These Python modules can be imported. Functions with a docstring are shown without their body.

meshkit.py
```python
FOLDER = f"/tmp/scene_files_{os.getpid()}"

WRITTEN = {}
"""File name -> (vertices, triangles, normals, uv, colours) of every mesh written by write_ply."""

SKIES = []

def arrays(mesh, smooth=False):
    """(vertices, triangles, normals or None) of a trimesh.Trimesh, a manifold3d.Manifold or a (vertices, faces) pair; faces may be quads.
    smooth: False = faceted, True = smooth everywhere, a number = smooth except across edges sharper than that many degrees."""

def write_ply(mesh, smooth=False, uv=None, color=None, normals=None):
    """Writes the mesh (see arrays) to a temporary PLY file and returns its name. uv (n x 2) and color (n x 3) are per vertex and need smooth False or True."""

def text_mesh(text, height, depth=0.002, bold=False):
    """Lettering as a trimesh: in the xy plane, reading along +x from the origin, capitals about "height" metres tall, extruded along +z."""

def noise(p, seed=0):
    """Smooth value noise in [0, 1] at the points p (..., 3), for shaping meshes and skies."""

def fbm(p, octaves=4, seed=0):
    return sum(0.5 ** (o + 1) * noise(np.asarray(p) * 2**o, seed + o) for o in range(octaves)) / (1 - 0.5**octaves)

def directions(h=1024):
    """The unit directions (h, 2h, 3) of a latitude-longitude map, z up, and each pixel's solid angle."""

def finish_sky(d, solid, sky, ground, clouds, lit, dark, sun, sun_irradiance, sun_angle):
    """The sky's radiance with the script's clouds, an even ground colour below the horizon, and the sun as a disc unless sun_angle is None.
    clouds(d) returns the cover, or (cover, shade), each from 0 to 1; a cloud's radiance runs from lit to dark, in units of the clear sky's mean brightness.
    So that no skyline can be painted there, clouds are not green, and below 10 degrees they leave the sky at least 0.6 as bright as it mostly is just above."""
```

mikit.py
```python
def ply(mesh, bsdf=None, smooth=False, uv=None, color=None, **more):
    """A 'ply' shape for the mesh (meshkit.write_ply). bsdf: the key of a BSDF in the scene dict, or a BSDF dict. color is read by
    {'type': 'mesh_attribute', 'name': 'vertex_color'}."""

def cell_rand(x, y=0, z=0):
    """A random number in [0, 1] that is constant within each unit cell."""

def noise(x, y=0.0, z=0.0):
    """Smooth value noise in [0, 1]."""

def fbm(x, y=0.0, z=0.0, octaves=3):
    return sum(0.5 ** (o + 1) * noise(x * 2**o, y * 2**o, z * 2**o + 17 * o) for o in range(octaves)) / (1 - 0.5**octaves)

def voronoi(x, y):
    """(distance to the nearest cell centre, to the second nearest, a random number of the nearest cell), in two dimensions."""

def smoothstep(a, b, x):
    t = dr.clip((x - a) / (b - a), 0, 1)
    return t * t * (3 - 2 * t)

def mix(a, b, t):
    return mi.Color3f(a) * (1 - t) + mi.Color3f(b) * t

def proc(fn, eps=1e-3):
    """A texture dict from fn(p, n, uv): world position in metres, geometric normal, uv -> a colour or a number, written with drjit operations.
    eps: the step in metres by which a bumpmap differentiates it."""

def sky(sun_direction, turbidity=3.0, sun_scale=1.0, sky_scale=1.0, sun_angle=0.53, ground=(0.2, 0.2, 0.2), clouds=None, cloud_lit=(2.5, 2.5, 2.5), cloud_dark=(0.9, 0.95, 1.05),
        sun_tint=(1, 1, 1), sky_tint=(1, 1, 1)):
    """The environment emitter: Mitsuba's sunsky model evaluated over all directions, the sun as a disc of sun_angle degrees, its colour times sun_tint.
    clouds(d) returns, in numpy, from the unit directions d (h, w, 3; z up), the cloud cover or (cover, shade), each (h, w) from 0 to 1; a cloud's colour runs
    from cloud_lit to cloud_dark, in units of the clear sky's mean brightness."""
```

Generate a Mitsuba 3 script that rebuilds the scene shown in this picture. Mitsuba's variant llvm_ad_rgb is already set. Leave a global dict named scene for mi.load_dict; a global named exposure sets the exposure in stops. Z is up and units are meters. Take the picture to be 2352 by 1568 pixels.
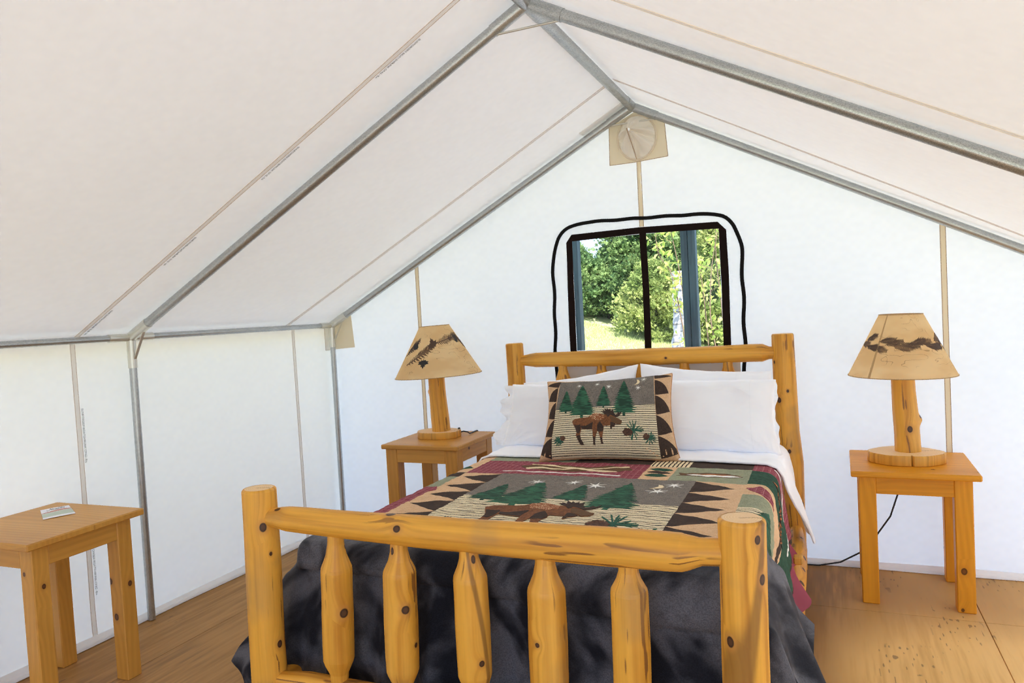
import math, random
import numpy as np
import drjit as dr
import mitsuba as mi
import trimesh
import shapely
from shapely.geometry import Polygon, box as sbox, LineString, Point
from shapely import affinity
import mikit, meshkit
from mikit import noise, fbm, voronoi, smoothstep, mix, proc

rnd = random.Random(7)
T = mi.ScalarTransform4f
scene, labels = {}, {}

# ------------------------------------------------------------------ camera
CAM = np.array([1.0247, 0.0, 1.5193])
YAW, PITCH, ROLL, FPX = 0.4112, -0.0397, -0.0547, 1659.268
_f = np.array([-math.sin(YAW) * math.cos(PITCH), math.cos(YAW) * math.cos(PITCH), math.sin(PITCH)])
_r0 = np.array([math.cos(YAW), math.sin(YAW), 0.0])
_u0 = np.cross(_r0, _f)
_r = _r0 * math.cos(ROLL) + _u0 * math.sin(ROLL)
_u = -_r0 * math.sin(ROLL) + _u0 * math.cos(ROLL)
_M = np.eye(4)
_M[:3, 0], _M[:3, 1], _M[:3, 2], _M[:3, 3] = -_r, _u, _f, CAM
scene['camera'] = {'type': 'perspective', 'fov_axis': 'x', 'fov': math.degrees(2 * math.atan(1176 / FPX)),
                   'near_clip': 0.02, 'far_clip': 500.0, 'to_world': T(_M.tolist())}
# ------------------------------------------------------------------ light
def sky_clouds(d):
    n = meshkit.fbm(d * np.array([3.0, 3.0, 6.0]) + 5.0, 4, 3)
    return np.clip((n - 0.45) * 3.0, 0, 1) * 0.75
SUN = (0.42, -0.62, 1.0)
scene['sky'] = mikit.sky(SUN, turbidity=3.5, ground=(0.24, 0.235, 0.21), clouds=sky_clouds,
                         cloud_lit=(2.2, 2.2, 2.2), cloud_dark=(1.1, 1.1, 1.15), sun_scale=0.8,
                         sun_tint=(0.95, 1.07, 1.26), sky_tint=(0.92, 1.06, 1.24))
exposure = 3.27

# ------------------------------------------------------------------ materials
def rgb(*c):
    return {'type': 'rgb', 'value': [float(x) for x in c]}
def prin(key, color, rough=0.6, **k):
    d = {'type': 'principled', 'base_color': color if isinstance(color, dict) else rgb(*color), 'roughness': rough}
    d.update(k)
    scene[key] = {'type': 'twosided', 'bsdf': d}
def thin(key, color, trans, rough=0.8, **k):
    d = {'type': 'principledthin', 'base_color': color if isinstance(color, dict) else rgb(*color),
         'roughness': rough, 'diff_trans': float(trans), 'spec_trans': 0.0, 'eta': 1.3}
    d.update(k)
    scene[key] = d
def bumped(key, fn, height, eps=1e-3):
    inner = scene[key]['bsdf']
    scene[key] = {'type': 'twosided', 'bsdf': {'type': 'bumpmap', 'arbitrary': proc(fn, eps), 'scale': height, 'bsdf': inner}}

def canvas_col(p, n, uv):
    a = fbm(p.x * 1.3 + 7, p.y * 1.3, p.z * 1.3)
    b = noise(p.x * 40, p.y * 40, p.z * 40)
    return mix((0.90, 0.895, 0.885), (0.89, 0.88, 0.862), smoothstep(0.35, 0.75, a)) * (0.985 + 0.03 * b)
def canvas_side_col(p, n, uv):
    return canvas_col(p, n, uv) * mi.Color3f(1.0, 0.968, 0.91)
def canvas_back_col(p, n, uv):
    b = noise(p.x * 40, p.y * 40, p.z * 40)
    return mi.Color3f(0.90, 0.882, 0.885) * (0.985 + 0.03 * b)
thin('canvas_back', proc(canvas_back_col), 0.98)
thin('canvas_side', proc(canvas_side_col), 0.72)
thin('canvas_sunny', proc(canvas_col), 1.0)
thin('canvas_roof', proc(canvas_col), 0.40)
thin('canvas_double', (0.80, 0.70, 0.52), 0.42)
thin('canvas_flap', (0.72, 0.68, 0.62), 0.16)
thin('seam_back', (0.82, 0.70, 0.50), 0.75)
thin('seam_side', (0.88, 0.855, 0.81), 0.58)
thin('seam_roof', (0.885, 0.87, 0.84), 0.33)
prin('thread', (0.40, 0.29, 0.20), 0.9)
prin('thread_light', (0.86, 0.78, 0.66), 0.9)
prin('thread_side', (0.60, 0.49, 0.41), 0.9)
prin('print_ink', (0.10, 0.09, 0.09), 0.8)
thin('fly_cloth', (0.85, 0.85, 0.85), 0.5)

def galv(p, n, uv):
    a = noise(p.x * 420, p.y * 420, p.z * 420)
    b = fbm(p.x * 18, p.y * 30, p.z * 30)
    return mix((0.38, 0.40, 0.40), (0.56, 0.575, 0.57), smoothstep(0.25, 0.8, 0.75 * a + 0.3 * b))
prin('galvanized', proc(galv), 0.36, metallic=0.85, specular=0.5)
prin('bright_zinc', (0.68, 0.67, 0.60), 0.33, metallic=0.75)

def log_wood(p, n, uv):
    u, v = uv.x, uv.y
    kx, ky = u * 8.0, v * 6.0
    d1, d2, which = voronoi(kx, ky)
    kon = dr.select(which < 0.42, 1.0, 0.0)
    ks = 0.55 + which * 1.9
    d1 = d1 / ks
    pull = kon * dr.exp(-dr.square(d1 * 4.0)) * 0.016
    uu = u + pull
    g = fbm(uu * 70, v * 2.2, 3.0)
    w = noise(uu * 13 + 4, v * 1.3, 1.0)
    fine = noise(uu * 260, v * 5.0, 2.0)
    c = mix((0.72, 0.355, 0.048), (0.46, 0.18, 0.016), smoothstep(0.32, 0.80, 0.6 * g + 0.4 * w))
    c = mix(c, (0.78, 0.43, 0.085), smoothstep(0.55, 0.9, w) * 0.55)
    c = c * (0.95 + 0.08 * fine)
    st = smoothstep(0.74, 0.86, noise(uu * 150, v * 11.0, 9.0)) * smoothstep(0.55, 0.72, noise(u * 11, v * 3.2, 5.0))
    c = mix(c, (0.20, 0.075, 0.02), st * 0.85)
    gr = smoothstep(0.60, 0.80, fbm(u * 7 + 31, v * 5.0, 8.0))
    c = mix(c, (0.30, 0.19, 0.085), gr * 0.5 * (0.4 + 0.6 * g))
    ck = smoothstep(0.012, 0.004, dr.abs(noise(u * 3 + 11, v * 0.8, 12.0) - 0.5) * 0.6) * smoothstep(0.5, 0.6, noise(u * 4, v * 1.1, 14.0))
    c = mix(c, (0.16, 0.07, 0.02), ck * 0.7)
    halo = kon * smoothstep(0.19, 0.06, d1)
    c = mix(c, (0.50, 0.22, 0.05), halo * 0.7)
    knot = kon * smoothstep(0.085, 0.062, d1)
    ring = smoothstep(0.03, 0.075, d1)
    c = mix(c, mix((0.085, 0.036, 0.016), (0.020, 0.010, 0.006), ring), knot)
    return c
prin('log_wood', proc(log_wood), 0.42, specular=0.32, clearcoat=0.12, clearcoat_gloss=0.7)

def end_grain(p, n, uv):
    x, y = uv.x, uv.y
    r = dr.sqrt(x * x + y * y)
    a = noise(x * 30, y * 30, 4.0)
    ringv = 0.5 + 0.5 * dr.sin(r * 900 + a * 5)
    c = mix((0.80, 0.56, 0.30), (0.70, 0.44, 0.20), ringv * 0.6)
    cr = smoothstep(0.0035, 0.001, dr.abs(y - 0.25 * x + 0.008 * noise(x * 60, 1.0, 2.0))) * smoothstep(-0.01, 0.004, x)
    return mix(c, (0.22, 0.11, 0.04), cr * 0.8)
prin('end_grain', proc(end_grain), 0.5, specular=0.4)

def board_wood(p, n, uv):
    u, v = uv.x, uv.y
    d1, d2, which = voronoi(u * 6.5, v * 5.0)
    kon = dr.select(which < 0.34, 1.0, 0.0)
    d1 = d1 / (0.5 + which * 2.0)
    uu = u + kon * dr.exp(-dr.square(d1 * 3.4)) * 0.02
    w = noise(uu * 9, v * 0.9, 1.0)
    rings = 0.5 + 0.5 * dr.sin((uu * 34 + 5.0 * noise(uu * 6, v * 1.0, 7.0)) * 6.28)
    fine = noise(uu * 300, v * 4.0, 2.0)
    c = mix((0.60, 0.30, 0.058), (0.42, 0.18, 0.028), 0.55 * w + 0.25 * rings)
    c = c * (0.95 + 0.08 * fine)
    st = smoothstep(0.66, 0.85, fbm(uu * 60, v * 2.5, 9.0)) * smoothstep(0.5, 0.75, noise(u * 9, v * 1.6, 5.0))
    c = mix(c, (0.34, 0.14, 0.03), st * 0.55)
    c = mix(c, (0.42, 0.18, 0.04), kon * smoothstep(0.2, 0.05, d1) * 0.7)
    knot = kon * smoothstep(0.085, 0.06, d1)
    c = mix(c, mix((0.13, 0.05, 0.018), (0.035, 0.015, 0.007), smoothstep(0.03, 0.075, d1)), knot)
    return c
prin('board_wood', proc(board_wood), 0.40, specular=0.35, clearcoat=0.15, clearcoat_gloss=0.75)
def honey_wood(p, n, uv):
    return board_wood(p, n, uv) * mi.Color3f(1.25, 1.08, 0.35)
prin('honey_wood', proc(honey_wood), 0.42, specular=0.25, clearcoat=0.1, clearcoat_gloss=0.75)

def floor_ply(p, n, uv):
    x, y = p.x, p.y
    w = fbm(x * 6 + 0.8 * noise(x * 2, y * 0.7), y * 0.8, 1.0)
    g = fbm(x * 70, y * 5.0, 2.0)
    big = fbm(x * 1.1 + 3, y * 0.9, 5.0)
    c = mix((0.43, 0.235, 0.085), (0.29, 0.145, 0.046), smoothstep(0.25, 0.75, 0.65 * w + 0.35 * g))
    # light right of the bed, shade left, painted in; partly real wear
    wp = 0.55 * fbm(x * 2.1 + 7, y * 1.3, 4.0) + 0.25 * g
    worn_lit = smoothstep(0.30, 0.75, smoothstep(0.5, 1.4, x) * (0.55 + wp) * (1.0 - 0.45 * smoothstep(3.3, 4.1, y + 0.5 * wp)))
    c = mix(c, mix((0.82, 0.50, 0.185), (0.66, 0.375, 0.12), smoothstep(0.3, 0.8, 0.5 * w + 0.5 * g)), worn_lit)
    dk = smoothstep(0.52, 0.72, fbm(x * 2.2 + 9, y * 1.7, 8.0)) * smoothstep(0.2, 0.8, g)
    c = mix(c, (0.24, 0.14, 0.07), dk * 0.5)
    sc = smoothstep(0.84, 0.90, noise(x * 120, y * 22.0, 3.0)) * smoothstep(0.60, 0.72, noise(x * 4, y * 3, 6.0))
    return mix(c, (0.16, 0.09, 0.05), sc * 0.6)
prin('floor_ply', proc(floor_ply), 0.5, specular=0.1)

prin('black_tape', (0.012, 0.006, 0.005), 0.85, specular=0.12)
prin('black_zip', (0.008, 0.008, 0.008), 0.8, specular=0.12)
prin('black_cord', (0.012, 0.012, 0.012), 0.45)
scene['vinyl_pane'] = {'type': 'thindielectric', 'int_ior': 1.2}
prin('linen_white', (0.90, 0.915, 0.95), 0.85, sheen=0.3)
prin('sheet_white', (0.86, 0.875, 0.915), 0.85, sheen=0.3)
prin('mattress_white', (0.75, 0.74, 0.72), 0.9)

def tweed(a, b, f):
    def fn(p, n, uv):
        t = noise(uv.x * f, uv.y * f * 1.2, 1.0)
        t2 = noise(uv.x * f * 0.15, uv.y * f * 0.15, 2.0)
        return mix(a, b, smoothstep(0.25, 0.8, 0.75 * t + 0.25 * t2))
    return proc(fn)
prin('cloth_tan', tweed((0.66, 0.44, 0.26), (0.55, 0.34, 0.185), 420), 0.9)
prin('cloth_brown', tweed((0.052, 0.030, 0.020), (0.034, 0.020, 0.014), 300), 0.92)
prin('cloth_sage', tweed((0.30, 0.31, 0.205), (0.20, 0.215, 0.135), 420), 0.92)
prin('cloth_grey', tweed((0.215, 0.185, 0.155), (0.115, 0.10, 0.085), 420), 0.92)
def tree_cloth(p, n, uv):
    s = noise(uv.x * 55, uv.y * 260, 3.0)
    t = noise(uv.x * 25, uv.y * 40, 5.0)
    return mix((0.012, 0.045, 0.026), (0.030, 0.125, 0.065), smoothstep(0.3, 0.75, 0.6 * s + 0.4 * t))
prin('cloth_tree', proc(tree_cloth), 0.85)
prin('cloth_green', tweed((0.020, 0.070, 0.040), (0.012, 0.045, 0.026), 120), 0.9)
def stripe(pitch, wob, frac):
    def fn(p, n, uv):
        y = uv.y + wob * (noise(uv.x * 14, uv.y * 60, 1.0) - 0.5) + wob * 0.6 * (noise(uv.x * 45, uv.y * 45, 2.0) - 0.5)
        f = y / pitch - dr.floor(y / pitch)
        line = smoothstep(frac, frac * 0.6, dr.abs(f - 0.5))
        return mix((0.70, 0.60, 0.40), (0.035, 0.028, 0.022), line)
    return proc(fn)
prin('cloth_stripe', stripe(0.0205, 0.010, 0.16), 0.9)
prin('cloth_stripe_pillow', stripe(0.0112, 0.0022, 0.17), 0.9)
def plaid(p, n, uv):
    c = mix((0.235, 0.038, 0.058), (0.175, 0.026, 0.042), noise(uv.x * 300, uv.y * 300, 1.0))
    fx = uv.x / 0.031 - dr.floor(uv.x / 0.031)
    fy = uv.y / 0.031 - dr.floor(uv.y / 0.031)
    l = dr.maximum(smoothstep(0.075, 0.03, dr.abs(fx - 0.5)), smoothstep(0.075, 0.03, dr.abs(fy - 0.5)))
    l2 = dr.maximum(smoothstep(0.05, 0.02, dr.abs(fx - 0.3)), smoothstep(0.05, 0.02, dr.abs(fy - 0.3)))
    return mix(c, (0.46, 0.20, 0.20), dr.clip(l * 0.65 + l2 * 0.3, 0, 1))
prin('cloth_plaid', proc(plaid), 0.9)
prin('cloth_burgundy', (0.24, 0.035, 0.06), 0.85)
prin('cloth_cream', (0.74, 0.60, 0.38), 0.88)
prin('cloth_white', (0.80, 0.78, 0.72), 0.85)
prin('cloth_moose', tweed((0.20, 0.075, 0.026), (0.13, 0.046, 0.017), 160), 0.85)
def speck(p, n, uv):
    t = noise(uv.x * 330, uv.y * 330, 1.0)
    return mix((0.24, 0.075, 0.024), (0.62, 0.42, 0.26), smoothstep(0.63, 0.72, t))
prin('cloth_speckle', proc(speck), 0.85)
prin('cloth_mud', (0.12, 0.062, 0.028), 0.9)
prin('cloth_orange', (0.48, 0.15, 0.045), 0.85)
prin('cloth_cone', tweed((0.115, 0.052, 0.026), (0.045, 0.02, 0.012), 200), 0.85)
prin('cloth_needle', (0.018, 0.085, 0.052), 0.85)
prin('piping', (0.46, 0.225, 0.10), 0.9)
def plush(p, n, uv):
    a = fbm(uv.x * 9 + 2 * noise(uv.x * 4, uv.y * 4, 1.0), uv.y * 6, 2.0, octaves=4)
    b = noise(uv.x * 380, uv.y * 380, 1.0)
    return mix((0.013, 0.013, 0.018), (0.105, 0.104, 0.118), smoothstep(0.36, 0.70, a)) * (0.75 + 0.5 * b)
prin('plush_charcoal', proc(plush), 0.95, sheen=1.0, sheen_tint=0.2, specular=0.15)

def parchment(p, n, uv):
    a = fbm(p.x * 9, p.y * 9, p.z * 14)
    f = noise(p.x * 28 + 6 * noise(p.x * 8, p.y * 8, p.z * 8), p.y * 28, p.z * 40)
    c = mix((0.93, 0.71, 0.40), (0.84, 0.60, 0.31), smoothstep(0.3, 0.7, a))
    vein = smoothstep(0.025, 0.008, dr.abs(f - 0.5)) * smoothstep(0.45, 0.6, noise(p.x * 10 + 3, p.y * 10, p.z * 10))
    return mix(c, (0.26, 0.14, 0.06), vein * 0.5)
thin('parchment', proc(parchment), 0.90, rough=0.6)
prin('shade_rim', (0.40, 0.26, 0.13), 0.7)
prin('pressed_leaf', (0.075, 0.038, 0.022), 0.7)
prin('pressed_leaf_brown', (0.135, 0.072, 0.034), 0.7)
prin('pressed_leaf_black', (0.020, 0.016, 0.015), 0.7)
prin('brass', (0.55, 0.40, 0.18), 0.3, metallic=1.0)
prin('lamp_plug_black', (0.02, 0.02, 0.02), 0.5)
prin('card_white', (0.78, 0.77, 0.80), 0.5)
prin('card_green', (0.46, 0.52, 0.43), 0.5)
prin('card_red', (0.46, 0.19, 0.15), 0.5)
prin('card_ink', (0.05, 0.045, 0.05), 0.5)
prin('vent_tube', (0.70, 0.60, 0.46), 0.85)

def teal(p, n, uv):
    a = fbm(p.x * 60, p.y * 60, p.z * 3.0)
    return mix((0.014, 0.042, 0.058), (0.032, 0.075, 0.095), smoothstep(0.3, 0.7, a))
prin('teal_paint', proc(teal), 0.6)
thin('grass_blade', (0.58, 0.64, 0.30), 0.8)
def fol(a, b, s):
    def fn(p, n, uv):
        return mix(a, b, smoothstep(0.3, 0.72, fbm(p.x * s, p.y * s, p.z * s)))
    return proc(fn)
thin('conifer_dark', fol((0.13, 0.235, 0.095), (0.31, 0.43, 0.165), 1.4), 0.7)
thin('conifer_gold', fol((0.27, 0.36, 0.12), (0.45, 0.50, 0.19), 1.2), 0.7)
thin('leaf_green', (0.46, 0.62, 0.14), 1.0, rough=0.5)
thin('leaf_yellow', (0.72, 0.74, 0.24), 1.0, rough=0.5)
prin('bark_dark', (0.05, 0.045, 0.035), 0.9)
prin('twig', (0.20, 0.14, 0.10), 0.9)
def birch(p, n, uv):
    a = noise(p.x * 14, p.y * 14, p.z * 26)
    b = smoothstep(0.60, 0.70, noise(p.x * 10, p.y * 10, p.z * 55))
    return mix(mix((0.66, 0.69, 0.74), (0.40, 0.42, 0.46), a), (0.10, 0.09, 0.08), b * 0.7)
prin('birch_bark', proc(birch), 0.8)

# ------------------------------------------------------------------ helpers
def numbered(name):
    if name not in scene and not any(k.startswith(name + '__') for k in scene):
        return name
    i = 1
    while f'{name}_{i:03d}' in scene or any(k.startswith(f'{name}_{i:03d}__') for k in scene):
        i += 1
    return f'{name}_{i:03d}'
def put(parent, name, shape, label=None, kind=None):
    key = numbered(f'{parent}__{name}' if parent else name)
    scene[key] = shape
    d = {}
    if label: d['label'] = label
    if kind: d['kind'] = kind
    if d: labels[key] = d
    return key
def tag(key, label=None, cat=None, group=None, kind=None):
    d = labels.setdefault(key, {})
    if label: d['label'] = label
    if cat: d['category'] = cat
    if group: d['group'] = group
    if kind: d['kind'] = kind
    return key
def unit(v):
    v = np.asarray(v, float)
    return v / max(np.linalg.norm(v), 1e-12)

def tube(pts, rad, n=24, step=0.02, seed=0, wob=0.0, facet=0.0, bumps=(), ends=(0.0, 0.0), caps=(True, True), uvo=None):
    """A log or pipe along pts with radii rad (one per point); ends = rounding length at each end. Returns mesh, uv."""
    pts = np.asarray(pts, float); rad = np.broadcast_to(np.asarray(rad, float), (len(pts),))
    seg = np.linalg.norm(np.diff(pts, axis=0), axis=1); cum = np.concatenate([[0], np.cumsum(seg)]); L = cum[-1]
    s = np.unique(np.concatenate([np.linspace(0, L, max(2, int(L / step) + 1)), cum]))
    e0, e1 = ends
    if e0: s = np.unique(np.concatenate([s[s > e0], e0 * (1 - np.cos(np.linspace(0, np.pi / 2, 6)))]))
    if e1: s = np.unique(np.concatenate([s[s < L - e1], L - e1 * (1 - np.cos(np.linspace(0, np.pi / 2, 6)))]))
    s = s[np.concatenate([[True], np.diff(s) > 1e-5])]
    P = np.stack([np.interp(s, cum, pts[:, k]) for k in range(3)], 1)
    R = np.interp(s, cum, rad)
    if e0:
        m = s < e0; R[m] -= e0 * (1 - np.sqrt(np.clip(1 - ((e0 - s[m]) / e0) ** 2, 0, 1)))
    if e1:
        m = s > L - e1; R[m] -= e1 * (1 - np.sqrt(np.clip(1 - ((s[m] - L + e1) / e1) ** 2, 0, 1)))
    tang = np.gradient(P, s, axis=0); tang /= np.linalg.norm(tang, axis=1, keepdims=True)
    t0 = tang[0]
    ref = np.array([0, 1.0, 0]) if abs(t0[1]) < 0.8 else np.array([0, 0, 1.0])
    a = unit(ref - t0 * (ref @ t0)); A = [a]
    for t in tang[1:]:
        a = unit(a - t * (a @ t)); A.append(a)
    A = np.array(A); B = np.cross(tang, A)
    ang = np.linspace(0, 2 * np.pi, n + 1)
    ca, sa = np.cos(ang), np.sin(ang)
    rr = np.repeat(R[:, None], n + 1, 1)
    if wob or facet:
        q = np.stack([np.broadcast_to(ca * 1.2, rr.shape), np.broadcast_to(sa * 1.2, rr.shape), np.broadcast_to(s[:, None] * 5, rr.shape)], -1)
        rr = rr * (1 + wob * (meshkit.noise(q + seed * 3.7, seed) - 0.5) * 2)
        if facet:
            q2 = np.stack([np.broadcast_to(ca * 2.6, rr.shape), np.broadcast_to(sa * 2.6, rr.shape), np.broadcast_to(s[:, None] * 2.2, rr.shape)], -1)
            rr = rr * (1 + facet * (meshkit.noise(q2 + seed * 1.3 + 40, seed + 5) - 0.5) * 2)
    for (sb, ab, amp, size) in bumps:
        da = (ang - ab + np.pi) % (2 * np.pi) - np.pi
        rr = rr + amp * np.exp(-((s[:, None] - sb) / size) ** 2 - (da[None] * R.mean() / size) ** 2)
    V = P[:, None] + rr[..., None] * (ca[None, :, None] * A[:, None] + sa[None, :, None] * B[:, None])
    rb = float(np.mean(rad))
    o = (rnd.uniform(0, 40), rnd.uniform(0, 40)) if uvo is None else uvo
    UV = np.stack([np.broadcast_to(ang[None] * rb + o[0], rr.shape), np.broadcast_to(s[:, None] + o[1], rr.shape)], -1)
    m = len(s); idx = np.arange(m * (n + 1)).reshape(m, n + 1)
    q = np.stack([idx[:-1, :-1], idx[:-1, 1:], idx[1:, 1:], idx[1:, :-1]], -1).reshape(-1, 4)
    F = np.vstack([q[:, [0, 1, 2]], q[:, [0, 2, 3]]])
    V = V.reshape(-1, 3); UV = UV.reshape(-1, 2)
    for end, row, flip in ((0, 0, True), (1, m - 1, False)):
        if caps[end]:
            c = len(V)
            ring = V[idx[row]]
            V = np.vstack([V, ring, [P[row]]])
            UV = np.vstack([UV, np.stack([ca * R[row] + o[0], sa * R[row] * 0.2 + o[1]], 1), [[o[0], o[1]]]])
            i = np.arange(n)
            f = np.stack([c + i, c + i + 1, np.full(n, c + n + 1)], 1)
            F = np.vstack([F, f[:, ::-1] if flip else f])
    return (V, F), UV
def tubeshape(bsdf, *a, **k):
    (V, F), UV = tube(*a, **k)
    return mikit.ply((V, F), bsdf, smooth=True, uv=UV)

def bevel_box(L, W, H, b=0.003, uvo=None):
    """Box with chamfered edges, length L along x (grain), W along y, H along z, centred; faces have their own vertices. Returns (V,F),uv."""
    h = np.array([L, W, H]) / 2
    V, F, UV = [], [], []
    o = np.array([rnd.uniform(0, 40), rnd.uniform(0, 40)]) if uvo is None else np.array(uvo)
    def face(ps, ax):
        c = len(V); ps = np.array(ps)
        nrm = np.cross(ps[1] - ps[0], ps[2] - ps[0])
        if nrm @ ps.mean(0) < 0: ps = ps[::-1]
        V.extend(ps)
        for p in ps:
            if ax == 2: UV.append((p[1] + o[0], p[0] + o[1]))
            elif ax == 1: UV.append((p[2] + o[0] + 0.31 + W, p[0] + o[1]))
            else: UV.append((p[1] + o[0], p[2] * 0.4 + o[1] + 0.77 + L))
        for k in range(1, len(ps) - 1): F.append((c, c + k, c + k + 1))
    for ax in range(3):
        i, j = [k for k in range(3) if k != ax]
        for s in (-1, 1):
            ps = []
            for a, c in ((-1, -1), (1, -1), (1, 1), (-1, 1)):
                p = np.zeros(3); p[ax] = s * h[ax]; p[i] = a * (h[i] - b); p[j] = c * (h[j] - b); ps.append(p)
            face(ps, ax)
    for ax in range(3):
        i, j = [k for k in range(3) if k != ax]
        for si in (-1, 1):
            for sj in (-1, 1):
                ps = []
                for t, w in ((-1, 0), (1, 0), (1, 1), (-1, 1)):
                    p = np.zeros(3); p[ax] = t * (h[ax] - b)
                    p[i] = si * (h[i] - (b if w else 0)); p[j] = sj * (h[j] - (0 if w else b)); ps.append(p)
                face(ps, i if i != 0 else j)
    for s in np.ndindex(2, 2, 2):
        sg = np.array(s) * 2 - 1
        face([sg * (h - b * (1 - np.eye(3)[k])) for k in range(3)], 2)
    return (np.array(V), np.array(F)), np.array(UV)
def boxshape(bsdf, L, W, H, mat, b=0.003):
    """mat: 4x4 placing the centred box (x = grain)."""
    (V, F), UV = bevel_box(L, W, H, b)
    V = V @ mat[:3, :3].T + mat[:3, 3]
    return mikit.ply((V, F), bsdf, smooth=False, uv=UV)
def frame(o, x, y):
    x = unit(x); z = unit(np.cross(x, y)); y = np.cross(z, x)
    m = np.eye(4); m[:3, 0], m[:3, 1], m[:3, 2], m[:3, 3] = x, y, z, o
    return m

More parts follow.
